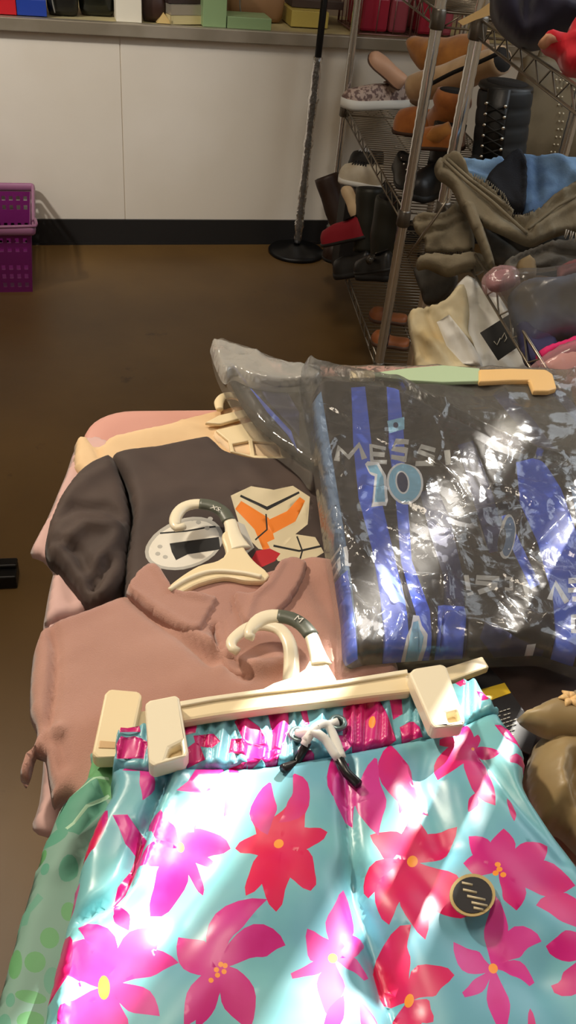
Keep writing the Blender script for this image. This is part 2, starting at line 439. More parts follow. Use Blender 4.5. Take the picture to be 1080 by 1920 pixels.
for off, dz in prof:
    for q in ring:
        d = np.array(q)-ctr; s_ = 1+off/np.abs(d).max() if False else 1
        qq = np.array(q)+np.sign(d)*off*np.array([1, 1])
        V.append(T(qq[0], qq[1], TZ+dz))
n = len(ring)
for i in range(len(prof)-1):
    for k in range(n): F.append((i*n+k, i*n+(k+1) % n, (i+1)*n+(k+1) % n, (i+1)*n+k))
F.append(tuple((len(prof)-1)*n+k for k in range(n))); F.append(tuple(range(n))[::-1])
add('table_top', V, F, M_pink, table)
for a in (.1, TW-.1):
    for d in (.12, TD-.12):
        MB().tube([T(a, d, 0), T(a, d, TZ-.045)], .016, 10).build('leg', M_grey, table)
    MB().tube([T(a, .12, .32), T(a, TD-.12, .32)], .011, 8).build('crossbar', M_grey, table)

# ------------------------------------------------------------------ purple shopping basket
M_purple = mat('purple_plastic', (112, 28, 96), .38)
M_purple2 = mat('purple_handle', (150, 96, 128), .4)
bc = np.array([-1.112, 3.16, 0]); bW, bD, bH = .34, .44, .27      # near right bottom corner
bk = empty('shopping_basket', bc-e1*bW/2+e2*bD/2, 'purple plastic shopping basket with slotted sides on the floor by the wall', 'basket')
def Bp(a, d, z, fl=True):
    f = 1+.10*(z/bH) if fl else 1
    return bc+e1*(-bW/2+(a-.5)*bW*f)+e2*(bD/2+(d-.5)*bD*f)+ZUP*z
b = MB()
def wallgrid(fa, nu, nv, holes):
    us = np.linspace(0, 1, nu*2+2); vs = np.linspace(0.0, 1, nv*2+2)
    V = [fa(u, v) for v in vs for u in us]; F = []
    k = len(us)
    for j in range(len(vs)-1):
        for i in range(k-1):
            if holes and i % 2 == 1 and j % 2 == 1 and 1 <= i < k-2 and j not in holes: continue
            F.append((j*k+i, j*k+i+1, (j+1)*k+i+1, (j+1)*k+i))
    b.put(V, F)
sk = (7,)
wallgrid(lambda u, v: Bp(u, 0, .004+v*(bH-.03)), 12, 6, sk); wallgrid(lambda u, v: Bp(1, u, .004+v*(bH-.03)), 18, 6, sk)
wallgrid(lambda u, v: Bp(1-u, 1, .004+v*(bH-.03)), 12, 6, sk); wallgrid(lambda u, v: Bp(0, 1-u, .004+v*(bH-.03)), 18, 6, sk)
b.put([Bp(0, 0, .004), Bp(1, 0, .004), Bp(1, 1, .004), Bp(0, 1, .004)], [(0, 1, 2, 3)])
bo = b.build('body', M_purple, bk, smooth=False)
sm_ = bo.modifiers.new('solid', 'SOLIDIFY'); sm_.thickness = .004; sm_.offset = -1
rim = []
for (a, d, a0) in ((0, 0, 180), (1, 0, 270), (1, 1, 0), (0, 1, 90)):
    for k in range(5):
        an = math.radians(a0+k*22.5); rim.append(Bp(a, d, bH-.012)+e1*(.012*math.cos(an)-(.012 if a else -.012)+ (.012 if a else -.012))+e2*(.012*math.sin(an)))
MB().tube(rim, .008, 8, r2=.017, up=ZUP, closed=True).build('rim', M_purple2, bk)
h = [Bp(1.02, .12, bH), Bp(1.05, .1, bH+.012), Bp(1.06, .0, bH+.012), Bp(1.05, -.02, bH+.008), Bp(.5, -.03, bH+.005), Bp(-.05, -.02, bH+.008), Bp(-.06, .1, bH+.012)]
MB().tube(crom(h, .03, False), .006, 8).build('handle', M_purple2, bk)

# ------------------------------------------------------------------ pole stand with round base
M_blk = mat('black_metal', (18, 17, 17), .38, metal=.4)
pc = atz(555, 474, 0)
ps = empty('pole_stand', pc, 'thin black pole on a round black base, lower half wrapped in clear plastic', 'stand')
lathe('base', [(.13, 0), (.13, .012), (.12, .02), (.05, .026), (.03, .04), (.0, .04)], pc, M_blk, ps, 40)
lean = np.array([.03, .0, 1.75])
MB().tube([pc+ZUP*.03, pc+lean], .014, 14).build('pole', M_blk, ps)
film_mat('wrap_film', haze=.16, tint=(190, 182, 172), rough=.12, bscale=40, bstr=.4)
pts = [pc+lean*t for t in np.linspace(.03, .47, 40)]; rng = random.Random(3)
MB().tube(pts, [.018+.004*rng.random()+(.005 if i % 9 == 4 else 0) for i in range(40)], 12).build('plastic_wrap', _m['wrap_film'], ps, label='crumpled clear plastic wrap')

# black box corner on the floor at the left
q = atz(33, 1104, 0)
b = MB(); axb = (np.array([math.cos(.22), math.sin(.22), 0]), np.array([-math.sin(.22), math.cos(.22), 0]), ZUP)
b.box(q+axb[0]*-.15+axb[1]*.03+ZUP*.02, (.3, .06, .04), axb); b.box(q+axb[0]*-.15+axb[1]*.045+ZUP*.045, (.3, .03, .012), axb)
b.build('floor_box', M_blk, smooth=False, label='low black metal box on the brown floor left of the table', cat='box', bevel=.004)

# ------------------------------------------------------------------ goods on the counter ledge
def ledge_s(px): return float(np.dot(aty(px, 60, 3.85), e1))
LZ = .8885
def cbox(name, x0, x1, t, d, h, m, label, cat='box', parts=None, dz=0, rot=0):
    a = at_ledge(x0, t); c_ = at_ledge(x1, t); s0, s1 = float(a@e1), float(c_@e1)
    b = MB(); ca, sa = math.cos(rot), math.sin(rot); ax = (e1*ca+e2*sa, -e1*sa+e2*ca, ZUP)
    b.box(W((s0+s1)/2, t+d/2, LZ+dz+h/2), (s1-s0, d, h), ax)
    o = b.build(name, m, smooth=False, label=label, cat=cat, group='goods on the counter ledge', bevel=.002)
    return o
def at_ledge(x, t, z=LZ):
    y = 50
    for _ in range(3):
        r = ray(x, y); k = (t-CP@e2)/(r@e2); P = CP+r*k
        y = y+(P[2]-z)*900
    return CP+ray(x, y)*((t-CP@e2)/(ray(x, y)@e2))
def M_(n, c, r=.5, **k): return mat(n, c, r, **k)
o = cbox('carton', -70, 31, WT+.02, .2, .14, M_('red_card', (190, 14, 30)), 'red box at the far left end of the ledge')
M_navy = M_('navy_card', (30, 36, 90))
cbox('shoe_box', 32, 88, WT+.02, .22, .055, M_('blue_card', (34, 62, 150), .3), 'glossy blue box beside the red box on the ledge')
def handbag(x0, x1, t, h, m, label, strap=True, tilt=0):
    a = at_ledge(x0, t); c_ = at_ledge(x1, t); w = float((c_-a)@e1); cen = (a+c_)/2+e2*.06; cen[2] = LZ
    r_ = empty('handbag', cen, label, 'bag', 'goods on the counter ledge')
    V = []; F = []; N = 20
    prof = [(0, .86, .8), (.02, .96, 1), (h*.5, 1, 1.05), (h*.85, .9, .75), (h, .82, .35)]
    for z, kx, ky in prof:
        for k in range(N):
            an = 2*math.pi*k/N; cx, sx = math.cos(an), math.sin(an)
            V.append(cen+e1*(w/2*kx*math.copysign(abs(cx)**.5, cx)+tilt*z)+e2*(.055*ky*math.copysign(abs(sx)**.5, sx))+ZUP*z)
    for i in range(len(prof)-1):
        for k in range(N): F.append((i*N+k, i*N+(k+1) % N, (i+1)*N+(k+1) % N, (i+1)*N+k))
    F.append(tuple(range(N))[::-1]); F.append(tuple((len(prof)-1)*N+k for k in range(N)))
    add('body', V, F, m, r_)
    if strap:
        q = [cen-e1*w*.34+ZUP*h-e2*.03, cen-e1*w*.3+ZUP*(h+.06)-e2*.05, cen+ZUP*(h+.1)-e2*.05, cen+e1*w*.3+ZUP*(h+.06)-e2*.05, cen+e1*w*.34+ZUP*h-e2*.03]
        MB().tube(crom(q, .015, False), .005, 8).build('strap', m, r_)
        q = [cen-e1*w*.3+ZUP*h*.9-e2*.06, cen-e1*w*.32+ZUP*h*.4-e2*.068, cen-e1*w*.26+ZUP*.01-e2*.07]
        MB().tube(crom(q, .01, False), .003, 6).build('hanging_strap', M_('strap_grey', (120, 116, 108), .3), r_, label='thin grey hanging strap')
    return r_
M_blkleather = M_('black_leather', (26, 26, 24), .3, bump=.2, bscale=50)
handbag(88, 150, WT+.06, .16, M_blkleather, 'black leather handbag beside the blue box on the ledge')
handbag(148, 218, WT+.10, .15, M_('black_shiny', (22, 24, 18), .2, bump=.3, bscale=25), 'shiny black bag slumped beside the tall white box', strap=False)
cbox('carton', 218, 266, WT+.0, .1, .2, M_('white_card', (228, 220, 200)), 'tall white box standing on the ledge')
handbag(268, 312, WT+.04, .13, M_('brown_leather', (56, 34, 26), .45), 'dark brown bag right of the tall white box', strap=False)
def wedge():
    a = at_ledge(294, WT+.02); c_ = at_ledge(322, WT+.02); a[2] = c_[2] = LZ
    m_ = (a+c_)/2+ZUP*.035+e2*.03; V = [a, c_, c_+e2*.07, a+e2*.07, m_, m_+e2*.02]
    add('paper_wedge', V, [(0, 3, 2, 1), (0, 1, 4), (1, 2, 5, 4), (2, 3, 5), (3, 0, 4, 5)], M_('tan_paper', (188, 160, 100), .6), smooth=False, label='small folded tan paper beside the dark brown bag', cat='paper')
wedge()
def openbox():
    a = at_ledge(321, WT+.01); c_ = at_ledge(381, WT+.05); a[2] = c_[2] = LZ
    r_ = empty('gift_box', (a+c_)/2+e2*.07, 'dark shoe box propped open with a pale gold inside', 'box', 'goods on the counter ledge')
    d = (c_-a); L = np.linalg.norm(d); d = d/L; nrm = np.cross(ZUP, d); ax = (d, nrm, ZUP)
    b = MB(); b.box(a+d*L/2+nrm*.07+ZUP*.006, (L, .14, .012), ax); b.box(a+d*L/2+nrm*.005+ZUP*.016, (L, .008, .03), ax); b.box(a+d*.004+nrm*.07+ZUP*.016, (.008, .14, .03), ax)
    b.build('tray', M_('gold_card', (205, 190, 140), .35), r_, smooth=False)
    MB().box(a+d*L/2+nrm*.05+ZUP*.05, (L, .1, .035), ax).build('inner_sleeve', M_('silver_card', (190, 180, 160), .25, metal=.5), r_, smooth=False)
    MB().box(a+d*L/2+nrm*.1+ZUP*.125, (L*1.05, .16, .11), ax).build('lid', M_('dark_card', (52, 38, 34), .5), r_, smooth=False)
openbox()
M_green = M_('green_card', (142, 168, 120), .4)
cbox('carton', 380, 424, WT+.0, .12, .2, M_green, 'tall pale green box standing on the ledge')
cbox('carton', 426, 508, WT-.005, .14, .042, M_('green_card_flat', (134, 158, 112), .4), 'low flat pale green box beside the tall green one')
handbag(428, 535, WT+.17, .17, M_('tan_leather', (150, 112, 76), .5, bump=.3, bscale=20), 'tan brown leather bag behind the flat green box', strap=True)
cbox('carton', 545, 614, WT+.12, .2, .06, M_('yellow_card', (190, 170, 86), .5), 'yellow box on the ledge left of the black pole')
cbox('carton', 545, 640, WT+.19, .2, .03, M_('brown_card', (70, 55, 48), .5), 'dark brown lid lying on the yellow box', dz=.062)
def wirebasket(x0, x1, t, label, fill, d=.3):
    a = at_ledge(x0, t); c_ = at_ledge(x1, t); a[2] = c_[2] = LZ; w = float((c_-a)@e1)
    r_ = empty('wire_basket', (a+c_)/2+e2*d/2, label, 'basket', 'goods on the counter ledge')
    def Q(u, v, z): return a+e1*u*w+e2*v*d+ZUP*z
    b = MB()
    for z in (.004, .17):
        b.tube([Q(.04, 0, z), Q(.96, 0, z), Q(1, .04, z), Q(1, .96, z), Q(.96, 1, z), Q(.04, 1, z), Q(0, .96, z), Q(0, .04, z)], .004, 6, closed=True)
    for u in np.linspace(.03, .97, 4):
        b.tube([Q(u, 0, .004), Q(u, 0, .17)], .0025, 5); b.tube([Q(u, 1, .004), Q(u, 1, .17)], .0025, 5)
    for v in np.linspace(.03, .97, 6):
        b.tube([Q(0, v, .004), Q(0, v, .17)], .0025, 5); b.tube([Q(1, v, .004), Q(1, v, .17)], .0025, 5)
    for v in np.linspace(.03, .97, 8): b.tube([Q(0, v, .004), Q(1, v, .004)], .0025, 5)
    b.build('frame', M_('basket_wire', (150, 110, 104), .35, metal=.5), r_)
    b = MB()
    for i, (u, v, z, m_) in enumerate(((.32, .4, .06, 0), (.7, .45, .05, 1), (.5, .4, .13, 1))):
        pass
    MB().box(Q(.33, .42, .075), (w*.5, d*.7, .13), AX).build('packet', M_('crimson_packet', (168, 40, 62), .3), r_, smooth=False, bevel=.012)
    MB().box(Q(.77, .42, .075), (w*.34, d*.7, .13), AX).build('packet', M_('rose_packet', (158, 70, 82), .3), r_, smooth=False, bevel=.012)
wirebasket(668, 768, WT+.02, 'wire basket of crimson packets on the ledge behind the rack', 0)
wirebasket(776, 850, WT+.02, 'smaller wire basket of red packets right of the crimson basket', 0)

# ------------------------------------------------------------------ chrome wire racks
M_chrome = mat('chrome', (226, 224, 220), .12, metal=.9)
M_wire = mat('rack_wire', (142, 132, 118), .3, metal=.85)
M_collar = mat('rack_collar', (112, 106, 98), .35, metal=.8)
def rack(P1, yaw, L, Wd, zs, top, label, r=.0165, spacing=.028, hide=()):
    P1 = np.array([P1[0], P1[1], 0.]); d = np.array([-math.sin(yaw), math.cos(yaw), 0]); a = np.array([math.cos(yaw), math.sin(yaw), 0])
    rt = empty('wire_rack', P1+d*L/2+a*Wd/2, label, 'rack', 'chrome wire racks')
    for i, (u, v) in enumerate(((0, 0), (1, 0), (0, 1), (1, 1))):
        p = P1+a*u*Wd+d*v*L
        zz = np.linspace(.015, top, int(top/.0254)*2); rr = [r if k % 2 else r*.93 for k in range(len(zz))]
        po = MB().tube([p+ZUP*z for z in zz], rr, 14).build('post', M_chrome, rt)
        for z in zs: MB().tube([p+ZUP*(z-.042), p+ZUP*(z-.038), p+ZUP*(z+.004), p+ZUP*(z+.008)], [r*1.1, r*1.28, r*1.2, r*1.05], 14).build('collar', M_collar, po)
        MB().tube([p, p+ZUP*.016], r*1.1, 12).build('foot', M_blk, po)
    for z in zs:
        b = MB(); up = ZUP*z; lo = ZUP*(z-.036)
        cs = [P1, P1+a*Wd, P1+a*Wd+d*L, P1+d*L]
        for i in range(4):
            p, q = cs[i], cs[(i+1) % 4]; t = (q-p)/np.linalg.norm(q-p); p = p+t*r; q = q-t*r
            b.tube([p+up, q+up], .0032, 6); b.tube([p+lo, q+lo], .0032, 6)
            nseg = max(2, int(np.linalg.norm(q-p)/.05)); k = [p+(q-p)*j/nseg+(up if j % 2 else lo) for j in range(nseg+1)]
            b.tube(k, .0022, 5)
        for v in np.arange(spacing, L-.01, spacing): b.tube([P1+d*v+up+ZUP*.002, P1+d*v+a*Wd+up+ZUP*.002], .0022, 5)
        for u in (.33, .67): b.tube([P1+a*u*Wd+up-ZUP*.004, P1+a*u*Wd+d*L+up-ZUP*.004], .003, 5)
        b.build('shelf', M_wire, rt)
    return P1, a, d
RA = rack((.255, 2.646), math.radians(9), 1.3, .45, (.12, .64, 1.178), 1.75, 'long chrome wire shoe rack standing end-on to the white wall', r=.0165)
RB = rack((.312, 2.25), math.radians(8), -1.2, .46, (.12, .5, .80, 1.22), 1.6, 'nearer chrome wire rack piled with jeans behind the table', r=.0165)

# ------------------------------------------------------------------ shoes
def nrm(v): v = np.array(v, float); return v/np.linalg.norm(v)
def interp(tab, t): return np.interp(t, [p[0] for p in tab], [p[1] for p in tab])
WTAB = [(0, .42), (.05, .68), (.15, .82), (.35, .80), (.5, .86), (.7, 1), (.84, .95), (.93, .72), (.98, .42), (1, .12)]
def shoe(heel, toe, Wd, hc, ht, label, m_up, m_sole, sole=.022, up=None, cat='shoe', name='shoe', collar=(.07, .42), m_in=None, laces=None, heelh=0, group=None, root=None, thin=False):
    heel = np.array(heel, float); toe = np.array(toe, float); L = np.linalg.norm(toe-heel); f = (toe-heel)/L
    up = nrm((up if up is not None else ZUP)-f*np.dot(up if up is not None else ZUP, f)); sd_ = np.cross(f, up)
    rt = root or empty(name, (heel+toe)/2, label, cat, group or 'shoes on the long wire rack')
    ts = np.linspace(0, 1, 22)
    base = lambda t: heelh*max(0, 1-t/.55)
    # sole
    V = []; F = []
    for zz, k in ((0, .97), (sole*.3, 1.04), (sole, 1.03)):
        for t in ts: V.append(heel+f*t*L*1.0+sd_*interp(WTAB, t)*Wd/2*k+up*(zz+base(t)+ (.0 if t < .9 else (t-.9)*.06*L*4)))
        for t in ts[::-1]: V.append(heel+f*t*L-sd_*interp(WTAB, t)*Wd/2*k+up*(zz+base(t)+(.0 if t < .9 else (t-.9)*.06*L*4)))
    n = 44
    for j in range(2):
        for k in range(n): F.append((j*n+k, j*n+(k+1) % n, (j+1)*n+(k+1) % n, (j+1)*n+k))
    F += [tuple(range(n))[::-1], tuple(2*n+k for k in range(n))]
    add('sole', V, F, m_sole, rt)
    HT = [(0, hc*.8), (.05, hc), (.15, hc*.97), (.38, hc*.86), (.5, hc*.86), (.65, hc*.25+ht*.8), (.8, ht), (.92, ht*.86), (1, ht*.3)]
    V = []; F = []; K = 11
    for t in ts:
        w = interp(WTAB, t)*Wd/2*.97; h = interp(HT, t)
        for k in range(K):
            an = math.pi*k/(K-1); c_, s_ = math.cos(an), math.sin(an)
            V.append(heel+f*(t*L*.985+.005*L)+sd_*w*math.copysign(abs(c_)**.7, c_)*(1-.18*s_)+up*(sole*.8+base(t)+h*abs(s_)**.75+(.0 if t < .9 else (t-.9)*.06*L*4)))
    for i in range(len(ts)-1):
        for k in range(K-1): F.append((i*K+k, (i+1)*K+k, (i+1)*K+k+1, i*K+k+1))
    F.append(tuple(range(K))); F.append(tuple((len(ts)-1)*K+k for k in range(K))[::-1])
    uo = add('upper', V, F, m_up, rt)
    if m_in is not None:
        V = []; N = 18; c0, c1 = collar
        for r_ in (1, .0):
            for k in range(N):
                an = 2*math.pi*k/N; t = (c0+c1)/2+(c1-c0)/2*math.cos(an)*r_
                V.append(heel+f*t*L+sd_*math.sin(an)*r_*interp(WTAB, t)*Wd/2*.72+up*(sole*.8+base(t)+interp(HT, t)*1.0+.004-(1-r_)*.012))
        add('lining', V, [(k, (k+1) % N, N+(k+1) % N, N+k) for k in range(N)], m_in, rt)
    if laces is not None:
        b = MB()
        for j, t in enumerate(np.linspace(.42, .66, 5)):
            h = interp(HT, t)+sole*.8+base(t)+.004; w = interp(WTAB, t)*Wd/2*.42
            b.tube([heel+f*(t*L-.006)-sd_*w+up*(h-.008), heel+f*t*L+up*h, heel+f*(t*L+.006)+sd_*w+up*(h-.008)], .0028, 6)
            b.tube([heel+f*(t*L+.006)-sd_*w+up*(h-.008), heel+f*t*L+up*(h+.002), heel+f*(t*L-.006)+sd_*w+up*(h-.008)], .0028, 6)
        b.build('laces', laces, rt)
    return rt, f, up, sd_
def shaft(name, path, rw, rd, m, parent, n=16, upv=None, cap=True, amp=.06, seed=0, hollow=None, **k):
    P = crom(path, .02, False); N = len(P); tt = np.linspace(0, 1, N); rs = np.random.RandomState(seed)
    a = [np.interp(t, np.linspace(0, 1, len(rw)), rw)*(1+amp*math.sin(t*17+seed)) for t in tt]
    b_ = [np.interp(t, np.linspace(0, 1, len(rd)), rd)*(1+amp*math.cos(t*14+seed)) for t in tt]
    o = MB().tube(P, a, n, r2=b_, up=upv, cap=cap).build(name, m, parent, **k)
    if hollow is not None:
        t = nrm(P[-1]-P[-2]); V = []
        MB().tube([P[-1]-t*.004, P[-1]+t*.0015], [a[-1]*.86]*2, n, r2=[b_[-1]*.86]*2, up=upv).build('lining', hollow, parent)
    return o
dark = mat('dark_inside', (20, 16, 14), .9)
blk_sh = mat('black_shoe', (24, 23, 22), .42, bump=.15, bscale=80)
blk_sole = mat('black_sole', (18, 17, 16), .6)
# snake-patterned sneaker
m_snake = mat('snake_print', (196, 172, 158), .6, c2=(118, 92, 86), nscale=55, mixlo=.47, mixhi=.55)
m_white = mat('white_rubber', (232, 230, 222), .5)
shoe(atz(764, 201, .643), atz(638, 204, .643), .095, .075, .05, 'snake-patterned slip-on sneaker with a thick white sole on the rack', m_snake, m_white, sole=.038, m_in=mat('tan_inside', (150, 112, 92), .8), cat='sneaker', name='sneaker')
# nude flat, toe up
m_nude = mat('nude_leather', (222, 176, 146), .45)
shoe(aty(752, 166, 3.93), aty(690, 104, 3.96), .085, .05, .035, 'nude slip-on shoe propped toe up behind the patterned sneaker', m_nude, mat('brown_sole', (92, 64, 48), .6), sole=.008, up=aty(760, 100, 3.86)-aty(720, 140, 3.93), name='slip_on_shoe')
# pale loafer between
shoe(aty(850, 110, 3.62), aty(776, 194, 3.70), .085, .05, .04, 'dusty tan flat shoe wedged right of the patterned sneaker', mat('tan_suede', (150, 120, 100), .8), mat('brown_sole', (92, 64, 48)), sole=.01, up=aty(740, 110, 3.5)-aty(780, 160, 3.66), name='flat_shoe', m_in=mat('tan_inside', (150, 112, 92)))
# ochre boot lying at the back
m_ochre = mat('ochre_suede', (190, 126, 54), .85, c2=(162, 102, 40), nscale=14, sheen=.3)
m_camel = mat('camel_suede', (214, 180, 138), .85, c2=(190, 154, 112), nscale=10, sheen=.3)
m_rust = mat('rust_suede', (176, 104, 38), .85, c2=(148, 82, 26), nscale=16, sheen=.3)
b1 = empty('suede_boot', aty(840, 130, 3.4), 'ochre suede boot lying at the back of the shoe rack', 'boot', 'shoes on the long wire rack')
shaft('shaft', [aty(905, 105, 3.30), aty(855, 110, 3.34), aty(800, 100, 3.4), aty(772, 76, 3.45)], [.085, .08, .07, .03], [.08, .07, .06, .02], m_ochre, b1, seed=2)
b2 = empty('suede_boot', aty(850, 150, 3.1), 'camel suede boot lying with its pale lined opening to the right', 'boot', 'shoes on the long wire rack')
shaft('shaft', [aty(770, 165, 3.22), aty(830, 152, 3.15), aty(890, 130, 3.1), aty(942, 112, 3.05)], [.035, .05, .058, .066], [.04, .05, .05, .042], m_camel, b2, seed=4, hollow=dark, amp=.03)
MB().tube(crom([aty(800, 162, 3.08), aty(850, 136, 3.03), aty(900, 116, 2.99), aty(938, 98, 2.97)], .02, False), [.004]+[.010]*30 if False else .007, 6).build('zip_opening', dark, b2, label='dark zip opening')
# rust slouch boots
b3 = empty('slouch_boot', aty(800, 262, 2.98), 'rust brown slouchy suede boot with its toe to the left', 'boot', 'shoes on the long wire rack')
shoe(aty(846, 262, 3.0), aty(738, 246, 3.12), .105, .085, .07, '', m_rust, mat('dark_sole', (60, 36, 20), .7), sole=.012, root=b3)
shaft('shaft', [aty(835, 250, 3.0), aty(838, 222, 2.98), aty(848, 190, 2.96), aty(852, 170, 2.96)], [.055, .062, .058, .06], [.06, .06, .055, .06], m_rust, b3, amp=.12, seed=1, hollow=dark)
b4 = empty('slouch_boot', aty(850, 275, 2.85), 'rust brown boot in front with a thick folded cuff', 'boot', 'shoes on the long wire rack')
shoe(aty(868, 282, 2.82), aty(775, 275, 2.9), .1, .06, .05, '', m_rust, mat('dark_sole', (60, 36, 20)), sole=.012, root=b4)
shaft('cuff', [aty(800, 262, 2.86), aty(822, 252, 2.84), aty(845, 240, 2.83)], [.022, .026, .02], [.022, .026, .02], m_ochre, b4, amp=.15)
# black combat boot with studs
def combat(x0, x1, yb, yt, D, label, seed):
    c0 = aty((x0+x1)/2-6, yb, D); c1 = aty((x0+x1)/2+8, yt, D+.02)
    r_ = empty('combat_boot', c0, label, 'boot', 'shoes on the long wire rack'); w = np.linalg.norm(aty(x1, yb, D)-aty(x0, yb, D))/2
    m_ = mat('black_nubuck', (34, 38, 42), .6, bump=.1)
    P = [c0+(c1-c0)*t for t in np.linspace(0, 1, 25)]
    rr = [w*(.97+.035*abs(math.sin(i*math.pi/6))**.4) for i in range(25)]
    MB().tube(P, rr, 20, r2=[k*1.1 for k in rr], up=np.array([0, 1, 0.])).build('shaft', m_, r_)
    MB().tube([c1-ZUP*.006, c1+ZUP*.004, c1+ZUP*.014, c1+ZUP*.02], [w*.9, w*1.02, w*.98, w*.8], 20, up=np.array([0, 1, 0.])).build('padded_collar', blk_sh, r_)
    MB().tube([c1+ZUP*.018, c1+ZUP*.0215], w*.76, 20, up=np.array([0, 1, 0.])).build('lining', dark, r_)
    tng = c0+np.array([-w*.40, -w*.96, 0])
    MB().tube([tng+ZUP*.02, tng+(c1-c0)*.5, tng+(c1-c0)*.97+ZUP*.02], [w*.35, w*.4, w*.42], 10, r2=[.012]*3, up=np.array([-.35, -.94, 0])).build('tongue', blk_sh, r_)
    m_st = mat('steel_stud', (210, 208, 200), .2, metal=1)
    for j in range(6):
        for s_ in (-.34, .34):
            q = c0+(c1-c0)*(.12+.15*j)+np.array([-w*.43, -w*1.10, 0])+np.array([s_*w*.95, -s_*w*.30, 0])
            MB().tube([q, q+np.array([-.006, -.008, 0.])], [.007, .004], 8).build('stud', m_st, r_)
    b = MB()
    for j in range(5):
        q = c0+(c1-c0)*(.15+.15*j)+np.array([-w*.43, -w*1.11, 0]); e = np.array([.34*w*.95, -.34*w*.30, 0])
        b.tube([q-e, q+e+(c1-c0)*.12], .003, 5); b.tube([q+e, q-e+(c1-c0)*.12], .003, 5)
    b.build('laces', blk_sole, r_)
    shoe(c0+np.array([w*.8, w*.7, -.085]), c0+np.array([-w*1.5, -w*1.3, -.085]), w*1.7, .1, .07, '', m_, blk_sole, sole=.03, root=r_)
combat(890, 990, 298, 168, 2.84, 'black lace-up combat boot with silver studs right of the rust boots', 0)
# taupe studded bag
tb = aty(1014, 300, 3.34); t_m = mat('taupe_leather', (138, 126, 102), .55, c2=(108, 96, 74), nscale=6)
tbag = empty('tote_bag', tb, 'tall taupe leather bag with curved rows of pale studs', 'bag')
axr = (np.array([math.cos(.1), math.sin(.1), 0]), np.array([-math.sin(.1), math.cos(.1), 0]), ZUP)
V = []; F = []; N = 24
for z, k, dd in ((-.12, .95, .9), (-.1, 1, 1), (.1, 1.02, 1), (.25, 1.0, .8), (.32, .97, .55), (.335, .9, .3)):
    for j in range(N):
        an = 2*math.pi*j/N; c_, s_ = math.cos(an), math.sin(an)
        V.append(tb+axr[0]*.155*k*math.copysign(abs(c_)**.4, c_)+axr[1]*.07*dd*math.copysign(abs(s_)**.5, s_)+ZUP*z)
for i in range(5):
    for j in range(N): F.append((i*N+j, i*N+(j+1) % N, (i+1)*N+(j+1) % N, (i+1)*N+j))
F += [tuple(range(N))[::-1], tuple(5*N+j for j in range(N))]
add('body', V, F, t_m, tbag)
b = MB(); st_m = mat('pale_stud', (226, 216, 190), .3)
for off in (0, .014):
    for t in np.linspace(0, 1, 15):
        x = -.06+.05*math.sin(t*3.1)+off+t*.0; z = .28-.36*t
        q = tb+axr[0]*(x+.02)+ZUP*z-axr[1]*(.069 if z < .2 else .062); b.tube([q, q-axr[1]*.004], [.0042, .0025], 6)
    for t in np.linspace(0, 1, 12):
        q = tb+axr[0]*(-.03+.17*t)+ZUP*(.29-.10*t+off)-axr[1]*.058; b.tube([q, q-axr[1]*.006], [.0042, .0025], 6)
b.build('studs', st_m, tbag, kind='stuff', label='rows of small pale studs')
hq = [tb+axr[0]*-.1+ZUP*.31, tb+axr[0]*-.08+ZUP*.42, tb+axr[0]*.0+ZUP*.46, tb+axr[0]*.08+ZUP*.42, tb+axr[0]*.1+ZUP*.31]
MB().tube(crom(hq, .02, False), .007, 8).build('handle', t_m, tbag)
# dark ankle boot near the front post, studded flat by the shelf edge
ab = empty('ankle_boot', atz(800, 360, .645), 'plain black ankle boot on the shelf behind the front post', 'boot', 'shoes on the long wire rack')
shoe(atz(835, 352, .645), atz(766, 378, .645), .1, .09, .06, '', blk_sh, blk_sole, sole=.02, root=ab)
shaft('shaft', [atz(822, 352, .645)+ZUP*.07, atz(822, 352, .645)+ZUP*.13, atz(822, 352, .645)+ZUP*.2], [.05, .052, .056], [.05, .05, .052], blk_sh, ab, hollow=dark, amp=.02)
sf, f_, u_, s_ = shoe(atz(748, 312, .645), atz(764, 362, .645), .075, .045, .03, 'black flat shoe with silver studs beside the shelf edge', blk_sh, blk_sole, sole=.012, name='flat_shoe', m_in=dark)
b = MB()
for i in range(5):
    q = atz(738+5*i, 302+11*i, .645)+ZUP*.045; b.tube([q, q+ZUP*.006], [.006, .003], 6)
b.build('studs', mat('steel_stud', (210, 208, 200)), sf)
# lower pile
def P_(x, y, D): return aty(x, y, D)
q = P_(676, 348, 3.42)
zb_ = float(q[2])
mbx = mat('dark_card', (52, 38, 34)); mbk = mat('black_card', (26, 23, 22), .6)
cx = np.array([q[0], q[1], 0]); ra, da = RA[1], RA[2]
MB().box(cx+ZUP*(.125+(zb_-.125)/2)+da*.0+ra*.035, (.2, .15, zb_-.13), (ra, da, ZUP)).build('shoe_box', mbk, smooth=False, label='black shoe box under the white sneaker on the rack', cat='box', bevel=.003)
shoe(P_(716, 346, 3.40)*[1, 1, 0]+ZUP*zb_, P_(634, 340, 3.46)*[1, 1, 0]+ZUP*zb_, .095, .075, .055, 'dirty white sneaker with black laces on the lower pile', mat('white_canvas', (214, 204, 184), .8, c2=(190, 176, 150), nscale=10), m_white, sole=.02, laces=blk_sole, cat='sneaker', name='sneaker')
shoe(P_(715, 318, 3.6)*[1, 1, 0]+ZUP*(zb_+.002), P_(655, 305, 3.66)*[1, 1, 0]+ZUP*(zb_+.002), .09, .07, .05, 'black sneaker with silver trim behind the white sneaker', blk_sh, blk_sole, laces=mat('silver_lace', (190, 190, 190), .3), cat='sneaker', name='sneaker')
m_dbrown = mat('dark_brown_leather', (50, 30, 20), .5)
b5 = empty('tall_boot', P_(632, 500, 3.72)*[1, 1, 0]+ZUP*.125, 'dark brown tall boot leaning at the far end of the rack', 'boot', 'shoes on the long wire rack')
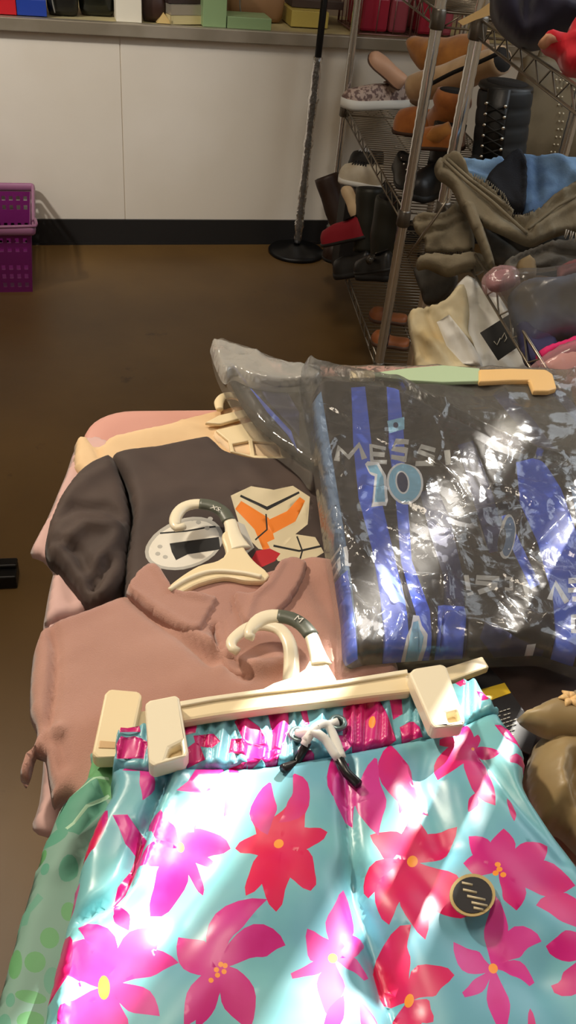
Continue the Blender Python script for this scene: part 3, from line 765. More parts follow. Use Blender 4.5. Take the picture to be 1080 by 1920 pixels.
shaft('shaft', [P_(648, 440, 3.62), P_(632, 395, 3.66), P_(612, 330, 3.7)], [.05, .05, .055], [.05, .05, .05], m_dbrown, b5, hollow=dark, amp=.03)
shoe(P_(655, 470, 3.60), P_(610, 492, 3.5), .09, .08, .06, '', m_dbrown, blk_sole, sole=.015, root=b5)
shoe(P_(650, 352, 3.22), P_(678, 412, 3.14), .06, .03, .03, 'pale cream insole of a sandal standing on end in the pile', mat('cream_leather', (222, 196, 158), .6), mat('brown_sole', (92, 64, 48)), sole=.006, up=np.array([-.5, -.8, .2]), name='sandal', cat='sandal')
shoe(P_(690, 445, 3.1), P_(606, 462, 3.2), .09, .075, .055, 'crimson slip-on shoe in the dark lower pile', mat('crimson_fabric', (150, 14, 36), .7), blk_sole, sole=.012, m_in=dark, name='slip_on_shoe')
b6 = empty('tall_boot', P_(715, 520, 2.98)*[1, 1, 0]+ZUP*.125, 'black tall boot leaning behind the front post of the rack', 'boot', 'shoes on the long wire rack')
shaft('shaft', [P_(722, 500, 2.95), P_(728, 430, 2.97), P_(738, 372, 2.98)], [.05, .06, .065], [.055, .06, .06], mat('black_olive', (34, 34, 26), .5), b6, hollow=dark, amp=.03)
shoe(P_(740, 525, 2.9), P_(672, 520, 3.0), .095, .08, .06, '', blk_sh, blk_sole, sole=.02, root=b6)
b7 = empty('tall_boot', P_(690, 480, 3.14)*[1, 1, 0]+ZUP*.125, 'olive black tall boot below the white sneaker', 'boot', 'shoes on the long wire rack')
shaft('shaft', [P_(688, 470, 3.12), P_(690, 410, 3.14), P_(694, 352, 3.16)], [.045, .05, .052], [.05, .05, .05], mat('black_olive', (34, 34, 26)), b7, hollow=dark, amp=.03)
shoe(P_(700, 512, 3.06), P_(628, 520, 3.12), .09, .07, .055, '', blk_sh, blk_sole, sole=.02, root=b7)
sx, f_, u_, s_ = shoe(P_(738, 505, 2.78), P_(668, 512, 2.86), .085, .055, .04, 'black pump with a shiny bow low on the rack', blk_sh, blk_sole, sole=.01, m_in=dark, name='pump')
q = P_(702, 486, 2.80); b = MB()
for k in (-1, 1): b.tube([q, q+s_*k*.02+u_*.006, q+s_*k*.035], [.004, .013, .012], 8)
b.build('bow', mat('satin_black', (60, 56, 50), .15), sx)
m_cog = mat('cognac_leather', (160, 92, 48), .5)
for i, (h_, t_, lb) in enumerate((((762, 606), (690, 596), 'cognac brown sandal near the front of the bottom shelf, farther one'), ((766, 652), (694, 640), 'cognac brown sandal nearest the front post on the bottom shelf'))):
    r_, f_, u_, s_ = shoe(atz(*h_, .125), atz(*t_, .125), .085, .02, .035, lb, m_cog, mat('brown_sole', (92, 64, 48)), sole=.014, name='sandal', cat='sandal')
    o_ = (atz(*h_, .125)*.45+atz(*t_, .125)*.55)+ZUP*.03
    MB().tube(crom([o_-s_*.042-ZUP*.015, o_-s_*.025+ZUP*.02, o_+ZUP*.028, o_+s_*.025+ZUP*.02, o_+s_*.042-ZUP*.015], .008, False), .012, 8, r2=.003).build('strap', blk_sh, r_)

# ------------------------------------------------------------------ jeans and clothes on the nearer rack
M_blue = mat('blue_denim', (134, 172, 212), .85, c2=(88, 120, 164), nscale=9, bump=.2, bscale=300)
M_dnavy = mat('dark_denim', (30, 33, 42), .85, bump=.2, bscale=300)
M_olive = mat('grey_denim', (150, 140, 118), .85, c2=(118, 110, 92), nscale=8, bump=.2, bscale=300)
M_char = mat('charcoal_denim', (104, 99, 91), .85, c2=(72, 70, 66), nscale=8, bump=.2, bscale=300)
M_fray = mat('frayed_edge', (150, 142, 122), .9)
def plane(x, y, D, n): return (aty(x, y, D), np.array(n, float))
JN = (-.12, -.72, .68)
def fringe(pts, n, ln, m, parent, pl, label=None, w=1.0):
    P = [onplane(p[0], p[1], np.array(pl[0])+nrm(pl[1])*.012, nrm(pl[1])) for p in lins(pts, 4, False)]
    b = MB(); rs = random.Random(n)
    for i in range(n):
        q = P[int(i*(len(P)-1)/max(1, n-1))]; dn = np.array([rs.uniform(-.003, .003), rs.uniform(-.002, .002), -ln*rs.uniform(.6, 1)])
        b.tube([q, q+dn*.5+np.array([0, -.002, 0]), q+dn], .0009*w, 4)
    return b.build('frayed_hem', m, parent)
jb = empty('jeans', aty(950, 400, 2.0), 'faded blue denim jeans at the back of the jeans heap', 'jeans', 'jeans in the heap on the nearer rack')
pj = plane(950, 350, 2.06, (-.1, -.55, .8))
cloth('leg', [(838, 312), (858, 302), (905, 306), (935, 302), (950, 320), (945, 380), (925, 385), (890, 345), (860, 330)], 0, .03, M_blue, jb, zf=folds(.012, 17, -0.55, 61), edge=.011, plane=pj, nz=.006, ridges=[([(850, 315), (900, 330), (940, 340)], .012, -.012)], seed=3)
pj2 = plane(1020, 350, 2.02, (-.1, -.55, .8))
cloth('leg', [(968, 302), (985, 297), (1030, 300), (1085, 304), (1120, 310), (1120, 370), (1060, 380), (1020, 410), (985, 420), (968, 380)], 0, .026, M_blue, jb, zf=folds(.012, 17, -0.20, 62), edge=.011, plane=pj2, nz=.006, ridges=[([(1000, 310), (1005, 390)], .01, -.008), ([(1040, 305), (1080, 350)], .015, .01)], seed=4)
cloth('waistband', [(930, 320), (955, 300), (972, 298), (985, 330), (984, 390), (975, 415), (945, 405), (915, 375), (905, 350)], 0, .045, M_dnavy, jb, zf=folds(.012, 17, 0.15, 63), edge=.010, plane=plane(950, 350, 2.03, (-.1, -.6, .75)), ridges=[([(978, 300), (984, 350), (978, 410)], .006, .012)], seed=5)
jo = empty('jeans', aty(960, 440, 1.9), 'olive grey jeans draped across the heap in a deep V', 'jeans', 'jeans in the heap on the nearer rack')
pj = plane(930, 390, 1.95, JN)
V_OUT = [(814, 316), (822, 300), (846, 291), (864, 300), (884, 330), (915, 352), (942, 378), (962, 402), (1000, 396), (1050, 358), (1120, 330), (1120, 448), (1066, 440), (1024, 452), (992, 464), (945, 444), (896, 420), (868, 398), (846, 356), (820, 336)]
cloth('leg', V_OUT, 0, .026, M_olive, jo, zf=folds(.012, 17, 0.50, 64), edge=.009, plane=pj, nz=.006, seed=6,
      ridges=[([(830, 305), (880, 350), (930, 395), (990, 440)], .008, -.02), ([(850, 298), (900, 345), (955, 398)], .006, .014), ([(1110, 350), (1040, 385), (985, 425)], .009, -.018), ([(1110, 380), (1050, 405), (990, 445)], .007, .012), ([(820, 322), (850, 325)], .006, -.01)])
cloth('belt_loop_strip', [(868, 384), (886, 382), (900, 410), (915, 450), (928, 498), (916, 504), (898, 462), (882, 424)], 0, .03, M_olive, jo, edge=.009, plane=plane(900, 440, 1.9, JN), ridges=[([(878, 390), (900, 440), (920, 498)], .004, -.008)], seed=7)
fringe([(890, 326), (915, 338), (945, 362), (962, 395)], 26, .014, M_fray, jo, plane(920, 360, 1.94, JN))
fringe([(962, 398), (985, 400), (1000, 392)], 10, .012, M_dnavy, jo, plane(980, 400, 1.93, JN))
for sl in ([(832, 302), (872, 338), (925, 380), (988, 438)], [(838, 297), (880, 335), (932, 372), (962, 396)], [(1110, 352), (1045, 386), (990, 430)]):
    MB().tube([onplane(p[0], p[1], np.array(plane(930, 390, 1.95, JN)[0])+nrm(JN)*.031, nrm(JN)) for p in lins(sl, 6, False)], .0022, 6, r2=.004).build('seam', M_olive, jo)
jg = empty('jeans', aty(850, 520, 1.98), 'grey jeans with a frayed waistband hanging at the left of the heap', 'jeans', 'jeans in the heap on the nearer rack')
pj = plane(850, 460, 1.98, (-.2, -.85, .5))
cloth('waist', [(774, 412), (792, 398), (830, 398), (862, 372), (876, 380), (885, 420), (890, 455), (884, 474), (850, 478), (800, 474), (796, 452), (780, 436)], 0, .026, M_olive, jg, zf=folds(.012, 17, 0.85, 65), edge=.010, plane=pj, seed=8, ridges=[([(785, 416), (830, 414), (870, 395)], .006, -.012), ([(790, 440), (840, 432), (880, 405)], .007, -.014), ([(865, 380), (878, 430)], .006, -.016)])
cloth('hem', [(780, 490), (800, 476), (850, 478), (890, 474), (918, 488), (926, 502), (910, 508), (870, 512), (838, 520), (800, 505), (784, 508)], 0, .035, M_olive, jg, zf=folds(.012, 17, -0.90, 66), edge=.018, plane=plane(850, 490, 1.94, (-.2, -.75, .6)), seed=9, ridges=[([(790, 484), (850, 484), (905, 488)], .004, -.008)])
cloth('leg', [(776, 505), (800, 500), (850, 508), (858, 530), (838, 560), (800, 572), (788, 545)], 0, .026, M_char, jg, zf=folds(.012, 17, -0.55, 67), edge=.009, plane=plane(815, 535, 2.0, (-.2, -.85, .4)), seed=10)
fringe([(783, 398), (805, 400), (835, 400), (850, 396)], 22, .012, M_fray, jg, pj); fringe([(796, 472), (840, 473), (885, 470)], 30, .012, mat('dark_thread', (36, 35, 36), .9), jg, plane(850, 470, 1.95, (-.2, -.85, .5)))
jc = empty('jeans', aty(1010, 520, 1.86), 'charcoal jeans in the shadow at the bottom of the heap', 'jeans', 'jeans in the heap on the nearer rack')
cloth('leg', [(892, 398), (930, 420), (985, 456), (1020, 446), (1060, 438), (1120, 450), (1120, 500), (1010, 505), (950, 505), (915, 480)], 0, .03, M_char, jc, zf=folds(.012, 17, -0.20, 68), edge=.011, plane=plane(980, 460, 2.0, JN), seed=11, ridges=[([(920, 430), (990, 480), (1080, 470)], .01, -.02)])
cloth('leg', [(948, 490), (985, 472), (1030, 455), (1075, 452), (1120, 460), (1120, 530), (1050, 522), (1000, 516), (960, 530), (944, 515)], 0, .03, M_char, jc, zf=folds(.012, 17, 0.15, 69), edge=.009, plane=plane(1020, 495, 1.84, JN), seed=12, ridges=[([(960, 500), (1020, 475), (1100, 490)], .008, -.016), ([(980, 515), (1050, 490)], .006, .01)])
cloth('pocket', [(974, 488), (996, 480), (1006, 500), (1002, 520), (980, 524), (968, 505)], 0, .022, mat('tan_pocket', (142, 122, 90), .8), jc, edge=.009, plane=plane(990, 505, 1.80, JN), seed=13)
fringe([(1062, 430), (1080, 436), (1100, 440)], 10, .02, mat('white_thread', (210, 205, 195), .9), jc, plane(1080, 440, 1.82, JN), w=1.4)
# metal hook dangling
MB().tube([aty(840, 372, 1.96), aty(822, 400, 1.95), aty(795, 438, 1.95), aty(764, 482, 1.97)], [.002, .003, .004, .0025], 6).build('metal_hook', M_wire, label='thin steel rod hooked beside the front post below the jeans', cat='hook')
# top shelf: navy clothes, red cloth
M_navyc = mat('navy_cloth', (34, 32, 58), .85, c2=(24, 22, 40), nscale=6, sheen=.2)
cloth('navy_garment', [(918, 20), (930, -30), (1000, -50), (1120, -50), (1120, 60), (1060, 78), (1020, 92), (985, 96), (950, 75), (928, 50)], 0, .08, M_navyc, None, zf=folds(.02, 9, .4, 73), edge=.03, plane=plane(1000, 40, 1.95, (-.2, -.75, .6)), nz=.012, seed=14, label='navy clothes piled on the top shelf of the nearer rack', cat='clothes', ridges=[([(985, 10), (980, 90)], .012, -.025), ([(1010, 40), (1080, 60)], .015, .015)])
M_red = mat('red_cloth', (214, 24, 46), .8, sheen=.2)
rg = empty('red_garment', aty(1060, 130, 1.72), 'bright red top lying over the edge of the top shelf', 'clothes')
cloth('body', [(1012, 88), (1030, 74), (1058, 76), (1066, 54), (1085, 50), (1130, 60), (1130, 165), (1085, 148), (1058, 142), (1040, 112), (1022, 104)], 0, .045, M_red, rg, zf=folds(.014, 14, .3, 74), edge=.015, plane=plane(1060, 110, 1.72, (-.2, -.7, .65)), nz=.008, seed=15, ridges=[([(1058, 80), (1050, 120)], .008, -.012), ([(1060, 95), (1100, 100)], .008, .01)])
cloth('tan_lining', [(1008, 84), (1018, 70), (1036, 68), (1052, 76), (1034, 82), (1020, 94)], 0, .02, mat('tan_cloth', (204, 150, 116), .8), rg, edge=.012, plane=plane(1030, 82, 1.70, (-.2, -.7, .65)), seed=16, label='tan lining turned out')
slab('price_tag', [(858, 40), (900, 18), (922, 2), (926, 26), (890, 38), (868, 48)], 0, .0012, mat('tan_card', (206, 172, 116), .7), None, tilt=(aty(890, 25, 2.2), (-.1, -.9, .3)), bevel=0, label='blank tan card tag hooked on the post of the nearer rack', cat='tag')
# shelf with bags
wg = empty('white_garment', aty(870, 640, 1.9), 'crumpled cream and white garment with a black hang tag low on the nearer rack', 'clothes')
M_cream = mat('cream_cotton', (226, 214, 180), .85, c2=(212, 188, 138), nscale=7); M_whitec = mat('white_cotton', (246, 246, 242), .85)
WN = (-.15, -.75, .65)
cloth('body', [(850, 548), (872, 522), (892, 530), (930, 555), (958, 582), (975, 625), (990, 690), (950, 715), (880, 715), (860, 640), (870, 590)], 0, .05, M_whitec, wg, zf=folds(.024, 13, .9, 71), edge=.015, plane=plane(920, 620, 1.86, WN), nz=.008, seed=17, ridges=[([(895, 540), (890, 600), (905, 680)], .01, -.014), ([(930, 570), (950, 660)], .01, .012)])
cloth('facing', [(765, 592), (800, 578), (832, 568), (852, 545), (872, 540), (880, 585), (878, 620), (890, 650), (905, 690), (880, 715), (790, 715), (775, 660)], 0, .05, [M_cream, M_whitec], wg, prints=[([(818, 612), (840, 604), (868, 640), (905, 676), (905, 694), (866, 690), (836, 656)], 1)], zf=folds(.024, 12, 1.1, 72), edge=.015, plane=plane(830, 630, 1.82, WN), nz=.009, seed=18, ridges=[([(800, 590), (820, 640), (850, 690)], .01, -.016), ([(840, 600), (870, 650), (890, 690)], .008, .014), ([(780, 620), (800, 680)], .008, -.01)], label='cream side turned outward')
vt = [(900, 624), (948, 594), (975, 606), (978, 650), (955, 672), (932, 676)]
slab('hang_tag', [(900, 624), (960, 586), (986, 640), (934, 676)], 0, .0015, mat('black_card2', (18, 18, 18), .5), wg, tilt=(aty(940, 630, 1.74), WN), bevel=0, label='square black hang tag with a thin pale line mark')
tp = (aty(940, 630, 1.738), np.array(WN))
b = MB()
for l in ([(926, 640), (932, 647), (938, 634)], [(940, 636), (946, 624), (950, 634), (946, 641)], [(952, 622), (962, 632), (962, 615)], [(957, 598), (959, 600)]):
    b.tube([onplane(x, y, tp[0], nrm(tp[1])) for x, y in l], .0011, 5)
b.build('tag_lettering', mat('pale_ink', (190, 185, 170), .6), wg)
film_mat('bag_film', haze=.06, tint=(220, 225, 230), rough=.14, bscale=9, bstr=.2, refl=.16)
film_mat('pink_film', haze=.30, tint=(220, 170, 175), rough=.14, bscale=18, bstr=.3, refl=.18)
BN = (-.12, -.62, .78)
cb = empty('plastic_bag', aty(1010, 600, 1.56), 'clear plastic bag of dark clothing on the shelf below the jeans', 'bag')
cloth('contents', [(952, 560), (985, 530), (1040, 525), (1120, 520), (1120, 640), (1050, 640), (1000, 650), (965, 620)], 0, .05, mat('dark_olive_cloth', (62, 52, 40), .7, c2=(88, 100, 128), nscale=5), cb, edge=.05, plane=plane(1020, 590, 1.60, BN), nz=.006, nsc=16, zf=folds(.012, 9, .7, 90), seed=20)
cloth('film', [(930, 535), (960, 515), (1010, 512), (1060, 505), (1120, 500), (1120, 650), (1050, 652), (990, 665), (955, 625), (940, 585)], 0, .07, _m['bag_film'], cb, edge=.06, plane=plane(1020, 590, 1.60, BN), nz=.006, nsc=14, zf=folds(.012, 12, -.6, 91), seed=21, solid=False)
pb = empty('plastic_bag', aty(930, 530, 1.66), 'small pinkish plastic bag tucked under the charcoal jeans', 'bag')
cloth('contents', [(912, 520), (940, 506), (962, 512), (966, 535), (935, 548), (915, 542)], 0, .02, mat('mauve_cloth', (150, 104, 108), .8), pb, edge=.015, plane=plane(940, 525, 1.66, BN), seed=22)
cloth('film', [(904, 522), (930, 502), (968, 506), (974, 540), (940, 556), (910, 552)], 0, .028, _m['pink_film'], pb, edge=.02, plane=plane(940, 525, 1.66, BN), nz=.006, nsc=40, seed=23, solid=False)
cloth('navy_sheet', [(968, 612), (985, 602), (1010, 622), (1045, 640), (1040, 690), (990, 690), (975, 655)], 0, .025, mat('indigo_cloth', (52, 52, 92), .8), None, edge=.02, plane=plane(1000, 650, 1.53, BN), seed=24, label='folded indigo cloth between the black tag and the magenta cloth', cat='clothes')
cloth('magenta_garment', [(1004, 668), (1020, 652), (1055, 640), (1120, 620), (1120, 665), (1050, 672), (1015, 690)], 0, .03, mat('magenta_cloth', (206, 24, 98), .8), None, edge=.02, plane=plane(1050, 655, 1.50, BN), seed=25, label='magenta cloth at the right edge behind the bagged jerseys', cat='clothes')
pp = empty('plastic_bag', aty(1060, 690, 1.42), 'pale pink bagged garment at the right edge beside the jersey bags', 'bag')
cloth('contents', [(1010, 690), (1040, 668), (1080, 660), (1120, 655), (1120, 740), (1060, 735), (1025, 715)], 0, .03, mat('pale_pink_cloth', (214, 160, 150), .8), pp, edge=.025, plane=plane(1060, 700, 1.42, BN), seed=26)
cloth('film', [(985, 700), (1030, 660), (1080, 640), (1120, 630), (1120, 755), (1060, 745), (1015, 725)], 0, .045, _m['pink_film'], pp, edge=.03, plane=plane(1060, 700, 1.42, BN), nz=.01, nsc=30, seed=27, solid=False)
cloth('pink_lining', [(1045, 505), (1070, 490), (1120, 485), (1120, 525), (1075, 522), (1050, 530)], 0, .02, mat('dusty_rose', (128, 76, 76), .8), None, edge=.015, plane=plane(1080, 510, 1.7, BN), seed=28, label='dusty rose cloth corner beside the charcoal jeans', cat='clothes')

# ================================================================== clothes heaped on the table
M_blush = mat('blush_cotton', (206, 168, 162), .85, sheen=.2)
M_beige = mat('beige_cotton', (226, 192, 148), .8, c2=(216, 180, 136), nscale=9, sheen=.15)
M_tee = mat('dark_brown_jersey', (70, 54, 47), .78, c2=(54, 40, 35), nscale=5, sheen=.06)
M_tee2 = mat('deep_brown_cloth', (62, 42, 36), .7, sheen=.2)
M_polo = mat('mauve_pique', (182, 137, 122), .88, c2=(170, 124, 110), nscale=6, bump=.25, bscale=700, sheen=.35)
M_hang = mat('cream_plastic', (236, 216, 176), .32)
M_hang2 = mat('ivory_plastic', (240, 228, 200), .28)
M_size = mat('size_marker', (92, 96, 84), .4)
M_wht = mat('white_ink', (226, 220, 208), .6); M_ink = mat('black_ink', (20, 18, 18), .6)
def hook(name, path, w, th, z, m, parent, z1=None, **k):
    P = [atz(p[0], p[1], z if z1 is None else z+(z1-z)*i/(len(path)-1)) for i, p in enumerate(path)]
    P = crom(P, .004, False)
    n = len(P); ww = np.interp(np.linspace(0, 1, n), np.linspace(0, 1, len(w)), w)
    return MB().tube(P, [a for a in ww], 10, r2=[th]*n, up=ZUP).build(name, m, parent, **k)

# blush garment at the bottom of the heap
bl = empty('blush_garment', atz(120, 1100, .752), 'pale blush garment peeking out at the table edge under the brown T-shirt', 'clothes')
cloth('body', [(152, 822), (120, 890), (88, 965), (56, 1030), (80, 1046), (100, 1075), (92, 1120), (80, 1170), (84, 1300), (80, 1420), (72, 1500), (60, 1548), (110, 1560), (200, 1500), (260, 1300), (260, 1000), (220, 840)], .752, .012, M_blush, bl, edge=.012, seed=30, nz=.003)
cloth('sleeve', [(100, 1066), (112, 1052), (132, 1050), (150, 1085), (166, 1120), (160, 1150), (110, 1160), (84, 1170), (86, 1130)], .762, .012, M_blush, bl, edge=.012, seed=31, nz=.003, ridges=[([(125, 1055), (140, 1130)], .006, -.005)])
# beige top
bg = empty('beige_top', atz(330, 830, .757), 'beige top under the brown T-shirt at the far edge of the table', 'top')
cloth('body', [(138, 838), (142, 822), (166, 820), (185, 838), (210, 822), (300, 800), (400, 772), (470, 762), (540, 780), (640, 820), (660, 900), (400, 980), (200, 920), (140, 880)], .757, .018, M_beige, bg, edge=.012, seed=32, nz=.004, ridges=[([(166, 820), (180, 840), (188, 865)], .004, -.008), ([(330, 790), (350, 800), (412, 816)], .005, .003), ([(220, 830), (380, 800)], .02, .004)])
cloth('facing', [(410, 800), (470, 790), (560, 800), (560, 862), (470, 858), (430, 850), (398, 818)], .772, .006, mat('pale_beige', (228, 200, 164), .8), bg, edge=.006, seed=33, nz=.001)
hb = empty('clothes_hanger', atz(440, 775, .782), 'cream plastic hanger in the beige top, its hook at the far table edge', 'hanger', 'clothes hangers')
hook('hook', [(412, 768), (411, 755), (420, 744), (438, 742), (458, 750), (478, 772)], [.006, .0085, .009, .009, .010, .013], .004, .788, M_hang, hb)
slab('shoulder_arm', [(384, 792), (410, 778), (470, 764), (520, 770), (560, 790), (520, 792), (470, 778), (414, 794)], .787, .006, M_hang, hb, bevel=.002)
slab('lower_frame', [(404, 806), (470, 790), (540, 796), (545, 862), (478, 858), (432, 846), (428, 826)], .783, .005, M_hang, hb, bevel=.0015, holes=[[(436, 832), (466, 826), (469, 852), (440, 846)], [(474, 826), (520, 830), (528, 856), (478, 853)]])
# dark brown T-shirt with an abstract print
tee = empty('t_shirt', atz(350, 950, .775), 'dark brown T-shirt with a colourful front print under the mauve polo shirt', 't-shirt')
M_or = mat('orange_ink', (226, 122, 28), .6); M_cr = mat('cream_ink', (206, 192, 160), .65); M_rd = mat('red_ink', (176, 20, 34), .6); M_gy = mat('grey_ink', (178, 174, 166), .6)
pr = [([(432, 940), (470, 922), (512, 930), (548, 920), (580, 940), (576, 990), (548, 1012), (520, 1042), (484, 1036), (452, 1004)], 2),
      (stroke([(446, 956), (490, 990), (505, 1034)], [18, 34, 26]), 1), (stroke([(505, 996), (545, 976), (566, 944)], [26, 24, 12]), 1), (stroke([(450, 940), (500, 962), (560, 932)], [4, 7, 4]), 5), (stroke([(478, 1020), (500, 1000), (498, 972)], 3), 5),
      ([(500, 1024), (540, 1006), (590, 1014), (606, 1044), (570, 1066), (520, 1060)], 2), (stroke([(512, 1030), (560, 1040), (602, 1032)], 4), 5), (stroke([(556, 1012), (566, 1040), (560, 1062)], 3), 5), ([(468, 1062), (480, 1040), (505, 1035), (525, 1045), (515, 1060), (490, 1072)], 3),
      ([(440, 984), (458, 992), (476, 1034), (462, 1046), (446, 1020)], 6),
      (ell((345, 1030), 76, 46, 28, -.35), 6), (ell((345, 1031), 69, 40, 28, -.35), 4), ([(318, 1030), (410, 1014), (413, 1036), (352, 1050), (330, 1062), (322, 1046)], 5), (stroke([(300, 1010), (350, 1006), (404, 996)], 3), 5)]
for q in ((300, 1036), (296, 1050), (310, 1056), (372, 990), (388, 1000), (360, 984), (340, 1002), (394, 982)): pr.append((ell(q, 5, 4, 8), 6))
cloth('body', [(208, 852), (300, 835), (386, 818), (404, 826), (428, 848), (470, 858), (560, 860), (640, 880), (700, 1000), (700, 1180), (560, 1180), (300, 1180), (238, 1130), (232, 1060), (240, 1000), (246, 960), (234, 905)],
      .775, .021, [M_tee, M_or, M_cr, M_rd, M_wht, M_ink, M_gy], tee, edge=.018, res=.006, seed=34, nz=.004, prints=pr,
      ridges=[([(250, 870), (330, 920), (430, 930)], .02, .004), ([(400, 840), (460, 880), (500, 930)], .014, .004), ([(260, 1000), (300, 960), (420, 940)], .02, -.003)])
cloth('sleeve', [(208, 852), (170, 864), (142, 884), (118, 915), (98, 950), (86, 985), (82, 1018), (90, 1044), (108, 1060), (132, 1086), (164, 1124), (200, 1122), (236, 1080), (242, 1030), (248, 975), (240, 920), (224, 872)],
      .772, .030, M_tee, tee, edge=.022, res=.006, seed=35, nz=.004, zf=folds(.007, 13, 1.0, 81),
      ridges=[([(95, 990), (140, 960), (200, 960), (245, 985)], .010, -.010), ([(110, 1035), (160, 1000), (230, 1000)], .009, .010), ([(100, 1020), (150, 1040), (172, 1100)], .008, -.012), ([(150, 1100), (200, 1040), (236, 1010)], .009, .009), ([(120, 940), (180, 900), (215, 880)], .014, .007), ([(170, 1112), (205, 1060)], .006, -.009)])
# deep brown garment under the bags
cloth('brown_garment', [(560, 1120), (640, 900), (720, 790), (1070, 790), (1140, 1500), (1010, 1470), (900, 1440), (700, 1380), (580, 1330)], .757, .036, M_tee2, None, edge=.03, res=.012, seed=36, nz=.005, label='deep brown garment spread under the bagged jerseys', cat='clothes', ridges=[([(850, 1260), (1000, 1300), (1100, 1290)], .015, .006), ([(960, 1330), (1080, 1250)], .012, -.006)])
# mauve polo
polo = empty('polo_shirt', atz(350, 1280, .795), 'mauve pink polo shirt with open collar, laid under the floral shorts', 'polo shirt')
cloth('body', [(60, 1215), (72, 1182), (96, 1168), (164, 1142), (240, 1112), (300, 1100), (340, 1092), (420, 1088), (500, 1072), (560, 1048), (600, 1046), (660, 1070), (720, 1180), (760, 1290), (740, 1400), (560, 1450), (300, 1520), (190, 1545), (128, 1492), (100, 1502), (90, 1460), (82, 1412), (66, 1406), (56, 1440), (46, 1462), (36, 1448), (38, 1418), (62, 1384), (66, 1360), (54, 1330), (54, 1270)],
      .795, .024, M_polo, polo, edge=.016, res=.0055, seed=37, nz=.003, zf=folds(.009, 8, 2.0, 82, .35, False),
      ridges=[([(96, 1172), (108, 1230), (106, 1290), (98, 1340), (86, 1380)], .005, -.011), ([(102, 1172), (114, 1230), (112, 1290), (104, 1340)], .003, .003),
              ([(244, 1115), (290, 1160), (340, 1195), (400, 1250), (460, 1275)], .010, -.015), ([(260, 1120), (330, 1185), (400, 1225), (420, 1245)], .007, .013),
              ([(405, 1190), (412, 1240), (440, 1262)], .005, -.014), ([(420, 1262), (500, 1268), (540, 1262)], .010, .012), ([(70, 1400), (90, 1388), (112, 1400), (118, 1440)], .006, -.008), ([(60, 1405), (80, 1380), (110, 1378)], .006, .007),
              ([(560, 1060), (600, 1120), (640, 1200)], .012, -.005), ([(120, 1180), (300, 1250), (440, 1300)], .04, .004)])
PZ = .815
cloth('collar', [(236, 1104), (246, 1086), (264, 1064), (284, 1058), (302, 1066), (318, 1092), (338, 1112), (374, 1114), (408, 1120), (412, 1128), (396, 1156), (376, 1190), (364, 1192), (330, 1180), (284, 1152), (252, 1124)], PZ-.004, .0145, M_polo, polo, edge=.005, res=.004, seed=38, nz=.0015, ridges=[([(246, 1110), (300, 1145), (350, 1176), (372, 1178)], .0025, .002), ([(290, 1070), (322, 1110), (380, 1126)], .006, .004)])
cloth('collar', [(434, 1118), (444, 1110), (472, 1112), (496, 1090), (524, 1054), (546, 1046), (566, 1050), (578, 1060), (566, 1096), (546, 1128), (524, 1150), (492, 1172), (458, 1178), (444, 1150)], PZ-.004, .014, M_polo, polo, edge=.005, res=.004, seed=39, nz=.0015, ridges=[([(528, 1060), (506, 1100), (476, 1124), (460, 1170)], .004, .003)])
cloth('placket', [(402, 1128), (436, 1120), (444, 1160), (470, 1262), (424, 1262), (406, 1210), (398, 1168)], PZ-.006, .010, M_polo, polo, edge=.005, res=.004, seed=40, nz=.001)
# hanger in the polo
hp = empty('clothes_hanger', atz(420, 1060, .80), 'cream plastic hanger inside the polo collar with a dark size marker on its hook', 'hanger', 'clothes hangers')
HZ = .824
hook('hook', [(346, 986), (331, 990), (329, 972), (342, 953), (366, 945), (396, 948), (418, 960), (432, 980), (438, 1004), (450, 1030)], [.0045, .0075, .0085, .0085, .0085, .0085, .0085, .009, .011, .015], .0045, HZ, M_hang2, hp)
slab('shoulder_arm', [(416, 1000), (446, 990), (456, 1022), (476, 1050), (498, 1068), (506, 1078), (498, 1088), (460, 1088), (420, 1082), (372, 1094), (334, 1112), (312, 1104), (336, 1082), (372, 1060), (408, 1050), (424, 1034)], HZ+.003, .009, M_hang, hp, rnd=1, bevel=.003)
hook('arm_ridge', [(318, 1106), (352, 1086), (396, 1072), (450, 1074), (490, 1082)], [.003, .003], .003, HZ+.004, M_hang2, hp)
hook('size_marker', [(374, 945), (396, 948), (418, 960), (430, 978)], [.0092, .0094], .0056, HZ, M_size, hp)
def tinytext(txt, px, py, size, z, rot, m, parent, name='size_letter'):
    c = bpy.data.curves.new(name, 'FONT'); c.body = txt; c.size = size; c.align_x = 'CENTER'; c.align_y = 'CENTER'; c.extrude = .0002
    o = bpy.data.objects.new('tmp', c); COL.objects.link(o)
    dg = bpy.context.evaluated_depsgraph_get(); me = bpy.data.meshes.new_from_object(o.evaluated_get(dg)); bpy.data.objects.remove(o)
    p = atz(px, py, z); ca, sa = math.cos(rot), math.sin(rot)
    V = [p+np.array([v.co.x*ca-v.co.y*sa, v.co.x*sa+v.co.y*ca, v.co.z]) for v in me.vertices]
    F = [tuple(q.vertices) for q in me.polygons]
    return add(name, V, F, m, parent, smooth=False)
tinytext('XS', 404, 953, .011, HZ+.0062, -.35, M_wht, hp)

